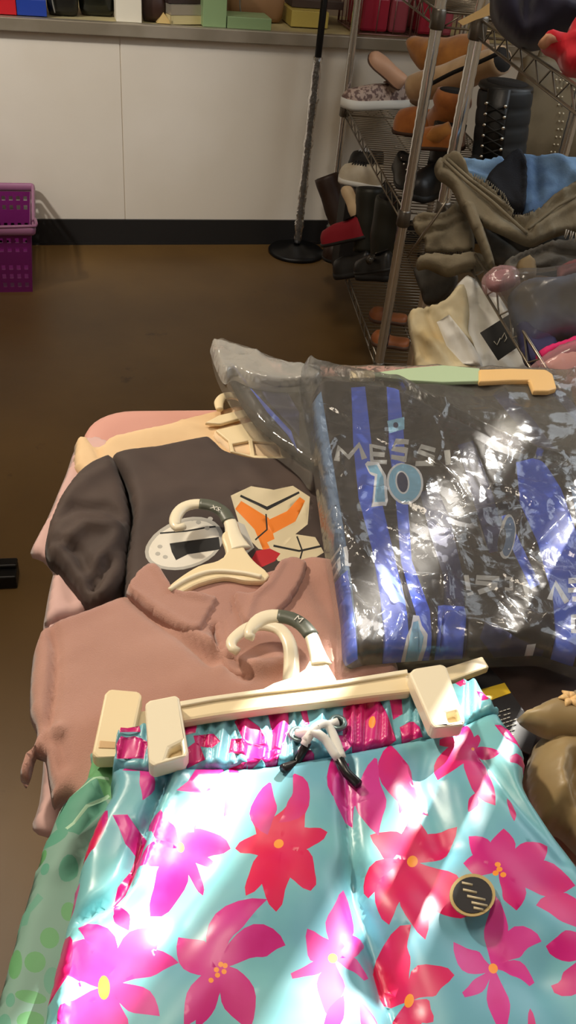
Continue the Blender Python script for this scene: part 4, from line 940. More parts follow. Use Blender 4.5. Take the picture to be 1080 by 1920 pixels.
# green shorts underneath, on their own hanger
gs = empty('shorts', atz(130, 1650, .815), 'green patterned shorts showing at the left under the floral shorts', 'shorts')
M_g0 = mat('sage_green', (124, 160, 146), .7); M_g1 = mat('leaf_green', (88, 156, 96), .7, c2=(104, 162, 112)); M_g2 = mat('teal_green', (84, 152, 128), .7, c2=(104, 158, 138)); M_g3 = mat('pale_mint', (168, 206, 176), .7)
gp = [([(176, 1420), (230, 1420), (240, 1470), (215, 1510), (180, 1500), (165, 1460)], 1), ([(150, 1455), (185, 1480), (205, 1520), (150, 1580), (110, 1570), (105, 1545), (130, 1490)], 2), (stroke([(115, 1575), (140, 1560), (165, 1530), (205, 1500)], 6), 3), (stroke([(130, 1490), (170, 1478), (205, 1470)], 5), 3),
      (ell((72, 1610), 16, 20, 14, .5), 1), (ell((105, 1580), 26, 14, 14, -.3), 2), (ell((86, 1640), 9, 12), 2), (stroke([(45, 1740), (52, 1715), (78, 1690)], 16), 2), (ell((30, 1815), 14, 30), 1), (ell((68, 1815), 20, 20), 1), (ell((22, 1885), 9, 14), 2), (ell((60, 1880), 30, 12, 14, .2), 1), (ell((95, 1770), 18, 20), 1), (ell((60, 1925), 26, 18), 1), (ell((130, 1640), 16, 26, 14, .4), 2), (ell((10, 1930), 14, 20), 2), (stroke([(20, 1760), (36, 1740), (44, 1712)], 7), 2), (ell((100, 1850), 16, 26), 2), (ell((20, 1990), 30, 24), 1), (ell((130, 1720), 14, 18), 1)]
cloth('body', [(172, 1402), (300, 1400), (420, 1440), (440, 1700), (430, 2120), (-70, 2120), (-22, 1920), (4, 1830), (32, 1730), (68, 1612), (106, 1516), (146, 1470), (166, 1442)], .806, .024, [M_g0, M_g1, M_g2, M_g3], gs, edge=.018, res=.006, seed=41, nz=.004, prints=gp, ridges=[([(190, 1470), (150, 1560), (110, 1640)], .01, .005), ([(210, 1460), (190, 1540), (150, 1640)], .008, -.007)])
hg = empty('clothes_hanger', atz(500, 1290, .82), 'cream clip hanger of the green shorts, lying under the floral shorts hanger', 'hanger', 'clothes hangers')
GZ = .838
hook('hook', [(446, 1222), (436, 1216), (434, 1204), (446, 1190), (468, 1176), (496, 1172), (524, 1180), (540, 1200), (546, 1228), (546, 1280)], [.0048, .0065, .007, .0075, .0078, .0078, .0078, .008, .0085, .009], .0042, GZ, M_hang2, hg)
slab('bar', [(240, 1338), (400, 1308), (640, 1278), (840, 1250), (905, 1230), (918, 1250), (850, 1275), (640, 1306), (400, 1340), (245, 1366)], GZ, .010, M_hang, hg, bevel=.002)
slab('clip', [(204, 1292), (262, 1297), (267, 1304), (246, 1400), (234, 1418), (180, 1420), (172, 1412), (196, 1300)], GZ+.012, .016, M_hang, hg, bevel=.004, holes=[])
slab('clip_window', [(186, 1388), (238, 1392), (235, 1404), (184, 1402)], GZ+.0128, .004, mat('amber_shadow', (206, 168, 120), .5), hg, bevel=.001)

# ------------------------------------------------------------------ the floral swim shorts
fs = empty('swim_shorts', atz(560, 1640, .84), 'aqua swim shorts with hot pink flowers and a drawstring in the foreground', 'shorts')
def satin(name, c, c2=None, rough=.34, **k):
    return mat(name, c, rough, c2=c2, spec=.6, **k)
M_aqua = satin('aqua_satin', (122, 188, 194), (108, 168, 188), nscale=9)
M_hot = satin('hot_pink_satin', (212, 22, 102), (198, 24, 122), nscale=12)
M_mag = satin('magenta_satin', (194, 24, 120), (208, 54, 148), nscale=14)
M_sun = satin('orange_satin', (244, 150, 50)); M_wtr = satin('watermelon_satin', (216, 24, 76), (208, 28, 94), nscale=12)
FP = []
def flower(c, petals, mi, dot=None):
    for p in petals:
        FP.append((petal(c, p[0], p[1], p[2] if len(p) > 2 and not isinstance(p[2], bool) else None, blunt=(p[-1] is True)), mi))
    if dot: FP.append((ell(c, *dot), 3))
flower((338, 1614), [((290, 1540), 44, (304, 1585)), ((363, 1552), 24, True), ((432, 1600), 48, (385, 1596)), ((282, 1738), 56, (318, 1680)), ((380, 1692), 24, (362, 1650)), ((252, 1640), 48, (296, 1632)), ((398, 1630), 22, True)], 2, (7, 9))
FP.append(([(212, 1545), (240, 1546), (262, 1572), (276, 1600), (258, 1614), (236, 1602), (224, 1570)], 2)); FP.append(([(246, 1640), (262, 1590), (272, 1596), (256, 1650), (236, 1700), (212, 1712), (222, 1680)], 1))
flower((197, 1872), [((150, 1766), 52, (196, 1800)), ((300, 1758), 62, (250, 1810)), ((335, 1826), 50, (268, 1828)), ((118, 1850), 80, (160, 1830)), ((210, 1985), 70, (205, 1930)), ((110, 1960), 76, (150, 1930)), ((300, 1930), 50, (250, 1890))], 2, (11, 22))
flower((410, 1838), [((334, 1772), 62, (370, 1820)), ((498, 1712), 54, (418, 1762)), ((532, 1792), 58, (474, 1790)), ((466, 1950), 64, (440, 1880)), ((344, 1950), 52, (384, 1880)), ((366, 1950), 30, (390, 1900))], 2)
for q in ((404, 1842), (412, 1832), (418, 1845), (406, 1852), (394, 1862), (420, 1834)): FP.append((ell(q, 5, 5, 8), 3))
flower((620, 1812), [((642, 1676), 48, (636, 1745)), ((684, 1770), 40, (655, 1785)), ((572, 1760), 46, (595, 1795)), ((543, 1848), 22, (585, 1832), True), ((616, 1925), 46, (615, 1868)), ((684, 1846), 24, (655, 1820), True)], 2, (9, 9))
flower((921, 1823), [((918, 1700), 38, (925, 1760)), ((1006, 1782), 46, (960, 1780)), ((846, 1776), 46, (880, 1812)), ((862, 1880), 24, (892, 1858), True), ((936, 1960), 38, (928, 1890)), ((994, 1852), 26, (960, 1822), True)], 2, (9, 10))
flower((770, 1625), [((690, 1686), 44, (710, 1650)), ((727, 1742), 52, (730, 1680)), ((792, 1776), 56, (775, 1700)), ((876, 1728), 62, (830, 1690)), ((690, 1580), 50), ((770, 1545), 50), ((850, 1570), 50)], 4, (10, 10))
flower((925, 1655), [((958, 1728), 44, (950, 1690)), ((1070, 1676), 62, (1000, 1665)), ((860, 1640), 40), ((935, 1575), 46), ((1020, 1600), 50), ((870, 1590), 40)], 1)
for q in ((925, 1655), (918, 1662), (932, 1665), (922, 1646)): FP.append((ell(q, 6, 5, 8), 3))
flower((1115, 1770), [((994, 1718), 52, (1050, 1720)), ((1014, 1790), 52, (1060, 1790)), ((1028, 1856), 46, (1070, 1850)), ((1120, 1880), 50)], 1)
flower((765, 1882), [((766, 1748), 56, (735, 1800)), ((846, 1842), 60, (800, 1850)), ((704, 1810), 46, (730, 1850)), ((770, 1960), 50), ((806, 1930), 40)], 4, (8, 12))
flower((520, 1600), [((458, 1705), 44, (490, 1650)), ((514, 1734), 54, (512, 1670)), ((578, 1692), 56, (560, 1650)), ((440, 1600), 44), ((560, 1520), 60, (540, 1560)), ((470, 1530), 44), ((610, 1580), 44)], 4, (9, 9))
flower((880, 1423), [((819, 1408), 22, (850, 1412), True), ((815, 1480), 48, (842, 1440)), ((920, 1532), 50, (888, 1475)), ((850, 1362), 34, (862, 1390)), ((930, 1432), 20), ((890, 1395), 16)], 1, (3, 3))
FP += [([(920, 1378), (948, 1380), (970, 1394), (978, 1412), (962, 1414), (940, 1404)], 1), ([(945, 1440), (960, 1432), (992, 1428), (992, 1444), (962, 1450), (948, 1450)], 1)]
FP += [([(330, 1510), (352, 1492), (366, 1462), (380, 1440), (430, 1440), (408, 1470), (396, 1500), (380, 1512)], 2), (petal((430, 1440), (418, 1545), 34, (440, 1490)), 1), (petal((505, 1480), (500, 1580), 46, (492, 1530)), 2), (petal((548, 1470), (520, 1560), 40, (560, 1520)), 1), (petal((620, 1440), (702, 1500), 44, (640, 1500)), 1), (petal((650, 1440), (660, 1560), 40, (640, 1500)), 2), (petal((728, 1410), (800, 1540), 60, (742, 1480)), 1), (petal((700, 1440), (706, 1580), 50, (690, 1510)), 2), (petal((745, 1540), (752, 1490), 16), 1), (petal((260, 1440), (268, 1520), 26, (276, 1480)), 2), (petal((150, 1500), (140, 1620), 50, (180, 1560)), 1), (petal((180, 1520), (144, 1624), 40, (170, 1580)), 4), (petal((300, 1440), (230, 1458), 24), 1), (petal((120, 1760), (88, 1880), 44, (120, 1820)), 1), (petal((118, 1740), (150, 1660), 26, (130, 1700)), 2), (ell((117, 1735), 6, 9, 10), 3), (petal((215, 1735), (243, 1768), 30, (226, 1742)), 1), (petal((600, 1960), (640, 1880), 30), 1), (petal((700, 1990), (672, 1890), 30), 1), (petal((985, 1990), (988, 1900), 20), 1), (petal((870, 1545), (884, 1510), 18), 1), (petal((955, 1560), (945, 1510), 14), 1)]
WT_TOP = [(150, 1392), (225, 1372), (345, 1352), (500, 1340), (620, 1326), (760, 1306), (800, 1298), (862, 1284), (890, 1282), (960, 1290)]
WT_BOT = [(150, 1448), (215, 1446), (300, 1456), (400, 1450), (520, 1442), (640, 1422), (760, 1400), (830, 1384), (900, 1352), (935, 1338), (1000, 1320)]
_tx = [p[0] for p in WT_TOP]; _ty = [p[1] for p in WT_TOP]; _bx = [p[0] for p in WT_BOT]; _by = [p[1] for p in WT_BOT]
def shorts_zf(U, Wp, x, y, d, sm):
    v = Wp-np.interp(U, _bx, _by)
    ph = U+5*np.sin(U*.071)+4*np.sin(U*.17+1)
    z = .0036*np.sin(2*np.pi*ph/19)*np.exp(-np.clip(v, 0, None)/60)
    z = z+.0062*np.sin(2*np.pi*(U+.06*v+10*np.sin(U*.02))/62)*np.exp(-np.clip(v, 0, None)/170)
    z = z-.005*np.exp(-(v/9)**2)
    return z*np.clip(d/.006, 0, 1)
FZ, FH = .838, .032
BODY = [(214, 1436), (300, 1446), (400, 1440), (520, 1432), (640, 1412), (760, 1390), (830, 1374), (900, 1342), (932, 1340), (952, 1366), (976, 1396), (990, 1430), (986, 1470), (996, 1500), (1040, 1566), (1100, 1650), (1160, 1800), (1180, 2120), (740, 2150), (720, 2120), (700, 2150), (60, 2120), (78, 1920), (96, 1830), (120, 1740), (138, 1660), (156, 1590), (182, 1530), (206, 1486)]
cloth('body', BODY, FZ, FH, [M_aqua, M_hot, M_mag, M_sun, M_wtr], fs, edge=.016, res=.0044, seed=42, nz=.008, nsc=10, prints=FP, zf=shorts_zf, key='shorts',
      ridges=[([(645, 1440), (652, 1560), (664, 1680), (700, 1780), (722, 1850), (760, 2000)], .007, -.010), ([(664, 1660), (706, 1770), (745, 1900)], .016, -.012), ([(318, 1462), (290, 1530), (268, 1590), (240, 1680), (214, 1712), (150, 1742)], .006, -.018), ([(330, 1464), (302, 1530), (282, 1590), (254, 1688), (220, 1722), (155, 1752)], .006, .008),
              ([(186, 1540), (160, 1640), (140, 1740), (126, 1850), (110, 1990)], .003, .004), ([(176, 1540), (150, 1640), (128, 1760)], .004, -.004),
              ([(345, 1500), (300, 1640), (180, 1800)], .03, .008), ([(600, 1500), (560, 1640), (420, 1800), (300, 1950)], .035, .008), ([(470, 1480), (430, 1600), (330, 1740)], .02, -.006),
              ([(900, 1440), (960, 1520), (1050, 1620)], .008, -.007), ([(800, 1420), (790, 1480), (830, 1600)], .014, -.008), ([(850, 1500), (900, 1640), (1000, 1760)], .03, .006), ([(770, 1640), (880, 1760), (1000, 1850)], .02, -.005)])
WB = [(226, 1374), (345, 1354), (500, 1341), (620, 1327), (760, 1307), (800, 1300), (858, 1284), (884, 1280), (902, 1298), (916, 1322), (938, 1344), (900, 1356), (832, 1388), (760, 1404), (640, 1426), (520, 1446), (400, 1454), (300, 1460), (214, 1450), (216, 1410)]
def wb_zf(U, Wp, x, y, d, sm):
    ph = U+4*np.sin(U*.083)+3*np.sin(U*.19+1)+.12*(Wp-1380)
    z = .0022*np.sin(2*np.pi*ph/15.5)+.0012*np.sin(2*np.pi*ph/37+.7)
    v = Wp-np.interp(U, _tx, _ty)
    z = z-.0028*np.exp(-((v-16)/3)**2)
    return z*np.clip(d/.003, .25, 1)
WP = [([(222, 1378), (262, 1374), (264, 1388), (226, 1392)], 1), ([(218, 1398), (252, 1392), (278, 1410), (270, 1436), (220, 1440)], 1), ([(345, 1366), (372, 1362), (366, 1392), (346, 1396)], 1), ([(362, 1398), (400, 1390), (412, 1410), (396, 1418), (366, 1412)], 1), ([(352, 1420), (372, 1404), (384, 1440), (350, 1452)], 1), (stroke([(444, 1362), (468, 1386), (488, 1440)], [16, 40, 50]), 1), ([(500, 1352), (538, 1342), (540, 1380), (524, 1430), (505, 1436), (510, 1390)], 1), (stroke([(430, 1412), (470, 1420), (520, 1436)], 26), 1), ([(428, 1448), (470, 1440), (450, 1452)], 1),
      (stroke([(575, 1334), (590, 1340)], 14), 1), ([(640, 1344), (706, 1318), (722, 1360), (740, 1400), (700, 1416), (660, 1420), (640, 1390)], 1), (ell((694, 1370), 6, 12), 3), ([(726, 1330), (750, 1324), (752, 1350), (734, 1362)], 1), ([(620, 1396), (650, 1390), (656, 1416), (632, 1424)], 2), ([(770, 1308), (800, 1302), (812, 1340), (830, 1372), (812, 1384), (790, 1350)], 1), ([(850, 1292), (864, 1288), (868, 1300), (858, 1304)], 1), ([(888, 1312), (902, 1310), (910, 1330), (898, 1328)], 1), ([(556, 1418), (580, 1424), (600, 1440), (560, 1444)], 2), ([(560, 1345), (572, 1341), (578, 1372), (568, 1376)], 1), (stroke([(860, 1370), (852, 1388)], 26), 1), ([(746, 1376), (772, 1366), (790, 1392), (752, 1402)], 1)]
cloth('waistband', WB, FZ+.003, .030, [M_aqua, M_hot, M_mag, M_sun], fs, edge=.006, res=.0024, seed=43, nz=.003, prints=WP, zf=wb_zf, key='wb')
# drawstring
def on(px, py, dz=.004, key='wb'):
    to2, hf, n = CLOTH[key]; q = to2([(px, py)]); z = float(hf(q)[0]); 
    return np.array([q[0][0], q[0][1], z+dz])
M_cord = mat('white_cord', (236, 234, 228), .7, c2=(30, 30, 30), nscale=160, mixlo=.66, mixhi=.68)
M_tip = mat('black_tip', (28, 27, 30), .3)
for i, (px, py) in enumerate(((556, 1394), (629, 1378))):
    c = on(px, py, .0045); V = [(c[0]+.0066*math.cos(t), c[1]+.0066*math.sin(t), c[2]) for t in np.linspace(0, 2*math.pi, 17)[:-1]]
    MB().tube(V, .0024, 8, closed=True).build('eyelet', mat('eyelet_metal', (128, 150, 152), .3, metal=.7), fs)
    lathe('eyelet_hole', [(.0045, 0), (.0045, .0008)], c-ZUP*.001, dark, fs, 14)
def cordp(l, dz=.006): return crom([on(x, y, dz+(e if len(q) else 0)) for (x, y, *q) in l for e in [q[0] if q else 0]], .004, False)
MB().tube(cordp([(629, 1378), (610, 1384, .003), (592, 1396, .007), (575, 1412, .008), (566, 1420, .007)]), .0038, 10).build('drawstring', M_cord, fs)
MB().tube(cordp([(556, 1394), (566, 1402, .004), (580, 1410, .010), (602, 1418, .008), (622, 1440, .004), (632, 1448, .003)]), .0042, 10).build('drawstring', M_cord, fs)
MB().tube(cordp([(566, 1424, .004), (584, 1404, .011), (606, 1394, .010), (622, 1416, .006), (636, 1446, .003)]), .0040, 10).build('drawstring', M_cord, fs)
MB().tube(crom([on(630, 1446, .010, 'wb'), on(646, 1468, .008, 'shorts'), on(666, 1494, .006, 'shorts')], .01, False), .0043, 10).build('cord_tip', M_tip, fs)
MB().tube(crom([on(572, 1420, .012, 'wb'), on(552, 1440, .009, 'wb'), on(528, 1464, .006, 'shorts')], .01, False), .0040, 10).build('cord_tip', M_tip, fs)
# round hang tag
tgt = FZ+FH+.010
slab('hang_tag', ell((886, 1678), 43, 40, 30), tgt, .0012, mat('kraft_card', (184, 160, 104), .6), fs, bevel=0)
slab('tag_face', ell((886, 1678), 37, 34, 30), tgt+.0006, .0006, mat('tag_black', (30, 24, 24), .5), fs, bevel=0, label='black round tag face')
b = MB()
for (x, y, w) in ((866, 1655, 20), (868, 1668, 26), (876, 1680, 34), (884, 1692, 30), (888, 1702, 18)):
    b.tube([atz(x, y, tgt+.0008), atz(x+w, y+w*.22, tgt+.0008)], .0011, 4)
b.build('tag_text', M_cr, fs)
# floral shorts' hanger
hf_ = empty('clothes_hanger', atz(560, 1290, .86), 'cream clip hanger holding the floral swim shorts by the waistband', 'hanger', 'clothes hangers')
CZ = .884
slab('bar', [(330, 1318), (400, 1306), (500, 1292), (640, 1276), (764, 1256), (772, 1296), (700, 1304), (640, 1312), (500, 1328), (400, 1342), (340, 1352)], CZ, .012, M_hang, hf_, bevel=.003)
slab('bar_rim', [(330, 1316), (400, 1304), (500, 1290), (640, 1274), (764, 1254), (765, 1262), (640, 1282), (500, 1298), (400, 1312), (331, 1325)], CZ+.003, .006, M_hang2, hf_, bevel=.001)
hook('hook', [(476, 1196), (466, 1192), (472, 1178), (488, 1162), (512, 1155), (540, 1158), (564, 1170), (582, 1190), (592, 1216), (602, 1246)], [.0035, .0072, .0088, .0088, .0078, .0072, .0072, .0075, .0085, .011], .0042, CZ, M_hang2, hf_)
slab('hook_root', [(582, 1200), (602, 1196), (608, 1222), (618, 1248), (634, 1276), (480, 1296), (510, 1280), (548, 1268), (572, 1252), (584, 1230)], CZ+.001, .009, M_hang2, hf_, bevel=.003)
hook('size_marker', [(520, 1155), (546, 1160), (568, 1173), (584, 1192)], [.0082, .0084], .0052, CZ, M_size, hf_)
tinytext('M', 560, 1161, .011, CZ+.0058, -.5, M_wht, hf_)
slab('clip', [(272, 1318), (280, 1312), (330, 1302), (337, 1308), (354, 1408), (350, 1418), (288, 1436), (279, 1430)], CZ+.014, .018, M_hang2, hf_, bevel=.004, holes=[[(318, 1402), (340, 1391), (343, 1413), (312, 1420)]])
slab('clip_back', [(278, 1312), (331, 1302), (336, 1330), (283, 1342)], CZ+.0, .022, M_hang, hf_, bevel=.004)
slab('clip', [(767, 1262), (774, 1254), (830, 1245), (838, 1250), (873, 1348), (868, 1358), (816, 1364), (808, 1356)], CZ+.014, .018, M_hang2, hf_, bevel=.004, holes=[[(836, 1336), (857, 1330), (864, 1350), (842, 1354)]])
slab('clip_back', [(773, 1256), (830, 1246), (838, 1272), (782, 1284)], CZ+.0, .022, M_hang, hf_, bevel=.004)
slab('clip_jaw', [(300, 1395), (350, 1385), (354, 1425), (305, 1432)], CZ+.004, .006, M_hang, hf_, bevel=.001)
slab('clip_jaw', [(826, 1328), (864, 1322), (870, 1354), (834, 1360)], CZ+.004, .006, M_hang, hf_, bevel=.001)

# black tag with the yellow band, olive gold garment
tg = empty('hang_tag', atz(950, 1350, .803), 'black hang tag with a yellow band and small white text beside the floral shorts', 'tag')
slab('card', [(862, 1262), (916, 1250), (946, 1281), (1009, 1371), (994, 1414), (940, 1390), (896, 1310)], .806, .0014, mat('tag_black', (30, 24, 24)), tg, bevel=0)
slab('yellow_band', [(894, 1295), (946, 1280), (958, 1299), (911, 1316)], .8068, .001, mat('yellow_ink', (236, 196, 40), .5), tg, bevel=0)
b = MB()
for i, (x, y, w) in enumerate(((930, 1337, 30), (926, 1345, 14), (945, 1341, 12), (930, 1353, 34), (928, 1361, 42), (936, 1367, 40), (940, 1375, 34), (944, 1383, 24))):
    n = max(2, w//7)
    for k in range(n): b.tube([atz(x+k*7, y-k*2.2, .8072), atz(x+k*7+5, y-k*2.2-1.6, .8072)], .0006, 4)
b.build('small_text', M_wht, tg)
og = empty('olive_garment', atz(1060, 1420, .80), 'olive gold ribbed garment with a flower button at the right edge', 'clothes')
M_ol = mat('olive_satin', (156, 132, 88), .45, c2=(140, 116, 74), nscale=8, sheen=.3, spec=.6)
def rib(U, Wp, x, y, d, sm): return .0007*np.sin(2*np.pi*(U*.95+Wp*.12)/5.5)*sm
cloth('body', [(1010, 1374), (1040, 1366), (1130, 1372), (1150, 1600), (1060, 1540), (1024, 1532), (1000, 1486), (994, 1434), (1002, 1400)], .797, .045, M_ol, og, edge=.03, res=.004, seed=44, nz=.006, zf=rib, ridges=[([(1080, 1440), (1066, 1470), (1080, 1520)], .008, -.02), ([(1050, 1450), (1046, 1500), (1080, 1540)], .01, .008)])
cloth('flap', [(974, 1334), (1000, 1322), (1040, 1304), (1130, 1280), (1130, 1392), (1076, 1378), (1030, 1370), (996, 1354)], .834, .022, M_ol, og, edge=.014, res=.006, seed=45, nz=.004, ridges=[([(1030, 1330), (1070, 1345)], .012, .006)])
b = MB(); fc = atz(1068, 1311, .862)
for k in range(6):
    an = k*math.pi/3; q = fc+np.array([math.cos(an), math.sin(an), 0])*.0055; b.tube([fc+ZUP*.001, q+ZUP*.003, fc+np.array([math.cos(an), math.sin(an), 0])*.011], [.001, .0042, .001], 8, r2=[.001, .0022, .001])
b.build('flower_button', mat('peach_button', (232, 190, 130), .4), og)

# ------------------------------------------------------------------ the bagged football jerseys
M_jblk = mat('jersey_black', (36, 31, 34), .55, c2=(44, 38, 40), nscale=8); M_jblu = mat('jersey_blue', (72, 102, 214), .5, c2=(62, 90, 196), nscale=8); M_jlb = mat('jersey_sky', (130, 184, 216), .5)
M_jsl = mat('jersey_slate', (86, 112, 146), .55); M_jgr = mat('jersey_grey_ink', (178, 180, 180), .5); M_jwh = mat('jersey_white_ink', (214, 218, 224), .5); M_jnv = mat('jersey_navy', (38, 42, 82), .55)
JM = [M_jblk, M_jblu, M_jlb, M_jsl, M_jgr, M_jwh, M_jnv]
film_mat('jersey_film', haze=.085, tint=(196, 192, 184), rough=.13, bscale=22, bstr=.22, refl=.24)
film_mat('rear_film', haze=.12, tint=(214, 210, 200), rough=.13, bscale=18, bstr=.22, refl=.24)
rb = empty('bagged_jersey', atz(700, 760, .797), 'black and navy jersey on a hanger in a clear bag, behind the front bagged jersey', 'bag', 'bagged jerseys')
RZ = .800
RO = [(396, 646), (404, 643), (424, 644), (548, 688), (640, 690), (740, 692), (905, 694), (1050, 700), (1084, 703), (1110, 1040), (700, 1040), (612, 900), (584, 900), (556, 868), (470, 796), (412, 706)]
cloth('jersey', [(424, 672), (470, 700), (552, 706), (740, 712), (900, 722), (1050, 730), (1076, 733), (1100, 1010), (700, 1010), (610, 880), (560, 850), (478, 782), (436, 714)], RZ, .022, JM, rb, edge=.014, res=.007, seed=46, nz=.006,
      prints=[([(426, 676), (440, 700), (500, 780), (560, 848), (545, 820), (470, 735)], 1), ([(470, 705), (520, 712), (560, 780), (560, 830), (500, 760)], 6), (stroke([(930, 740), (985, 800), (1030, 860)], [24, 28, 30]), 6), (stroke([(1040, 740), (1090, 800), (1140, 850)], 20), 6), (stroke([(640, 706), (760, 716)], 10), 3)])
def crink(a, f, s, big=.3):
    def z(U, Wp, x, y, d, sm):
        k = 1+1.3*np.exp(-((U-840)/150)**2-((Wp-880)/130)**2)+.8*np.exp(-((U-690)/80)**2-((Wp-780)/60)**2)
        return k*sm*(a*1.9*ridged(x*f+.4*np.sin(y*9), y*f*.8+.4*np.sin(x*7), s, 3)+a*big*ridged(x*f*3.1, y*f*2.7, s+9, 2)-a*.4)
    return z
cloth('film', RO, RZ+.001, .030, _m['rear_film'], rb, edge=.012, res=.0045, seed=47, nz=.002, zf=crink(.005, 12, 3), solid=False, label='clear crinkled plastic film')
film_mat('glare_film', haze=.42, tint=(222, 220, 214), rough=.1, bscale=18, bstr=.35, refl=.4)  # strong white haze stands in for light reflected by the bag corner
cloth('glare_corner', [(394, 645), (406, 642), (430, 645), (548, 687), (600, 690), (600, 716), (540, 722), (480, 716), (440, 700), (418, 704)], RZ+.022, .022, _m['glare_film'], rb, edge=.01, res=.004, seed=52, nz=.002, zf=crink(.006, 14, 7), solid=False, label='extra film on the bag corner, whitened to imitate reflected light')
hr = empty('clothes_hanger', atz(850, 705, .835), 'cream and mint hanger lying along the far edge of the bagged jerseys', 'hanger', 'clothes hangers')
slab('bar', [(656, 694), (702, 694), (704, 708), (658, 708)], .842, .008, M_hang, hr, bevel=.002)
slab('bar_middle', [(702, 698), (760, 690), (830, 684), (900, 690), (900, 714), (830, 716), (760, 712), (704, 705)], .841, .007, mat('mint_plastic', (176, 196, 160), .4), hr, bevel=.002, label='mint green middle of the hanger bar')
slab('clip_arm', [(898, 692), (960, 690), (1024, 692), (1036, 700), (1044, 728), (1030, 732), (1000, 732), (992, 712), (960, 712), (898, 715)], .844, .010, mat('peach_plastic', (228, 186, 124), .4), hr, rnd=0, bevel=.003)
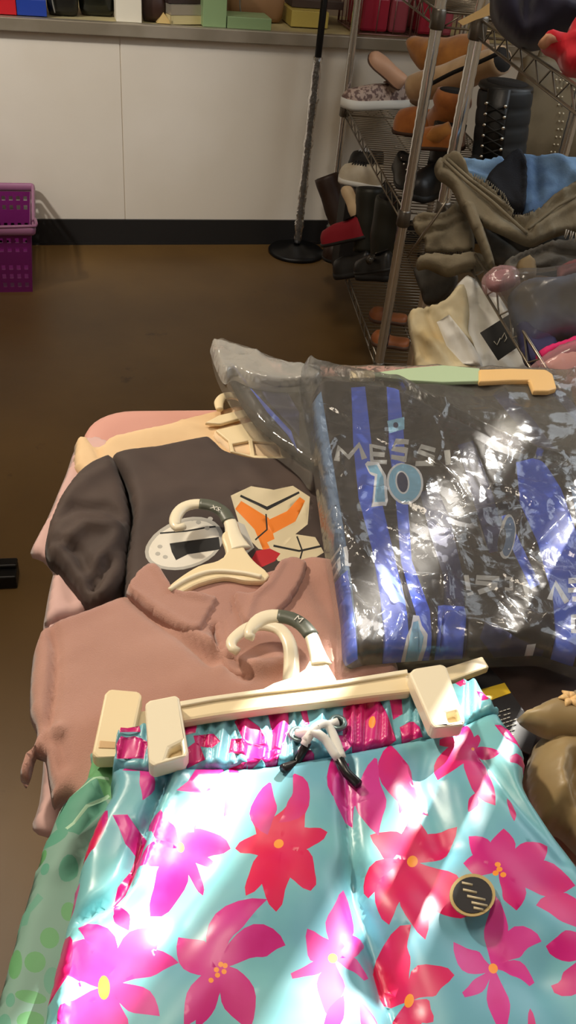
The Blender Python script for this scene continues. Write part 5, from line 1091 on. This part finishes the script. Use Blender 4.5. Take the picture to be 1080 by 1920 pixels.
# front bag
fb = empty('bagged_jersey', atz(820, 980, .828), 'striped black and blue jersey with number 10 in a clear bag', 'bag', 'bagged jerseys')
JZ = .829
def sletter(x, y, s=1.0, k=0): return stroke([(x+28*s, y+3+k), (x+8*s, y), (x+3*s, y+9), (x+25*s, y+17+k), (x+24*s, y+28+k), (x, y+28)], 9)
JP = [(stroke([(586, 745), (604, 880), (622, 1000), (638, 1110), (655, 1240)], [30, 38, 40, 40, 36]), 3), (stroke([(640, 1080), (655, 1240)], [20, 34]), 1), (stroke([(670, 735), (678, 840), (690, 940), (716, 1040), (735, 1130), (744, 1240)], [26, 34, 40, 40, 48, 44]), 1), (stroke([(735, 735), (742, 840), (752, 960), (760, 1060), (790, 1160), (800, 1240)], [24, 28, 22, 20, 26, 20]), 1), (stroke([(800, 930), (822, 990), (848, 1090), (850, 1240)], [34, 44, 36, 50]), 6), (stroke([(842, 1150), (846, 1240)], [50, 54]), 1),
      (stroke([(985, 870), (1010, 940), (1040, 1020), (1062, 1130), (1060, 1240)], [44, 80, 80, 60, 40]), 1), (stroke([(940, 980), (968, 1040), (1000, 1110)], [10, 16, 18]), 1), (stroke([(900, 1195), (960, 1215), (1020, 1225)], 22), 6), (stroke([(870, 840), (900, 940), (930, 1040)], [30, 40, 30]), 6), (stroke([(1080, 920), (1110, 1060), (1130, 1200)], 30), 3), (stroke([(650, 1236), (800, 1232), (960, 1224)], 5), 6),
      (stroke([(630, 874), (634, 848), (652, 866), (672, 842), (682, 868)], 11), 4), (stroke([(722, 848), (694, 844), (696, 872), (724, 874)], 9), 4), (stroke([(696, 858), (720, 860)], 8), 4), (sletter(732, 836, 1.15), 4), (sletter(778, 846, 1.3, 3), 4), (stroke([(836, 852), (838, 884)], 11), 4),
      ([(683, 878), (688, 872), (708, 874), (722, 902), (725, 950), (722, 959), (695, 957), (701, 902), (694, 899), (690, 894)], 5), ([(688, 881), (705, 879), (717, 904), (720, 952), (700, 952), (706, 898), (692, 893)], 2),
      (ell((757, 916), 34, 41, 24, -.15), 5), (ell((757, 916), 30, 37, 24, -.15), 2), (ell((752, 916), 13, 23, 18, -.12), 5), (ell((752, 916), 10, 20, 18, -.12), 6),
      ([(724, 800), (756, 792), (756, 816), (728, 822)], 2), (ell((740, 808), 5, 6, 10), 6),
      (stroke([(636, 1036), (618, 1036), (616, 1050), (634, 1052), (636, 1068), (616, 1070)], 7), 5), (stroke([(645, 1036), (648, 1050), (648, 1068), (656, 1070)], 7), 5),
      ([(772, 1164), (783, 1166), (788, 1184), (799, 1200), (799, 1216), (792, 1230), (754, 1234), (760, 1204), (768, 1186)], 5), ([(772, 1178), (781, 1176), (785, 1192), (792, 1204), (790, 1218), (784, 1230), (762, 1232), (766, 1206)], 2),
      (ell((948, 1015), 15, 40, 18, .1), 4), (ell((950, 1015), 11, 35, 18, .1), 3), (ell((938, 1022), 7, 20, 14, .15), 0),
      (stroke([(872, 1086), (876, 1116)], 9), 4), (stroke([(878, 1120), (880, 1126)], 12), 4), (stroke([(934, 1092), (892, 1090), (890, 1100), (930, 1104)], 9), 4), (stroke([(930, 1106), (894, 1120)], 10), 4), (stroke([(944, 1092), (956, 1092), (956, 1112), (944, 1112)], 8), 4), (stroke([(982, 1106), (986, 1134), (962, 1118)], [11, 9, 7]), 4),
      (stroke([(1026, 1136), (1036, 1106), (1058, 1142)], 10), 5), (stroke([(1060, 1104), (1130, 1100)], 9), 5), (stroke([(1060, 1120), (1130, 1118)], 9), 5), (stroke([(1068, 1136), (1130, 1136)], 9), 5),
      ([(1066, 1164), (1130, 1158), (1130, 1202), (1066, 1198)], 5), ([(1074, 1172), (1130, 1168), (1130, 1194), (1074, 1191)], 6), (stroke([(1082, 1172), (1082, 1192), (1096, 1192)], 4), 5), ([(988, 1210), (1004, 1209), (1005, 1217), (990, 1219)], 5)]
cloth('jersey', [(588, 730), (640, 718), (700, 724), (760, 740), (900, 812), (1000, 862), (1120, 908), (1130, 1205), (1000, 1214), (820, 1222), (700, 1230), (650, 1232), (640, 1150), (618, 1000), (598, 850)], JZ, .022, JM, fb, edge=.016, res=.0055, seed=48, nz=.006, nsc=12, prints=JP,
      ridges=[([(690, 960), (730, 1050), (770, 1150)], .008, -.006), ([(720, 830), (760, 870), (800, 880)], .008, -.006), ([(850, 900), (950, 1000), (1060, 1080)], .02, .006), ([(830, 1160), (930, 1190), (1000, 1190)], .012, .008)])
crs = random.Random(11); CREASE = []
for i in range(64):
    x, y = crs.uniform(590, 1080), crs.uniform(710, 1210); a = crs.gauss(.45, .5) if i % 4 else crs.uniform(0, 3.1); L_ = crs.uniform(25, 95)
    p = [(x, y)]
    for k in range(4): a += crs.gauss(0, .3); x += math.cos(a)*L_/4; y += math.sin(a)*L_/4; p.append((x, y))
    CREASE.append((p, crs.uniform(.0022, .0045), crs.uniform(.002, .0055)))
cloth('film', [(562, 694), (572, 684), (584, 682), (640, 694), (700, 708), (760, 724), (820, 757), (900, 800), (1000, 848), (1124, 898), (1134, 1216), (1000, 1224), (820, 1232), (700, 1236), (640, 1240), (634, 1150), (610, 1000), (588, 850), (568, 740)], JZ+.001, .034, _m['jersey_film'], fb, edge=.014, res=.0032, seed=49, nz=.003, solid=False, zf=crink(.0046, 12, 21), label='crinkled clear plastic film',
      ridges=[([(800, 880), (850, 920), (870, 950)], .006, .008), ([(760, 960), (850, 1000), (960, 960)], .006, .006), ([(580, 690), (600, 850), (640, 1100)], .005, .006), ([(830, 1180), (960, 1215), (1080, 1150)], .005, .008), ([(1000, 1040), (1080, 960)], .005, .008), ([(740, 730), (860, 790), (1050, 880)], .012, .004)]+CREASE)
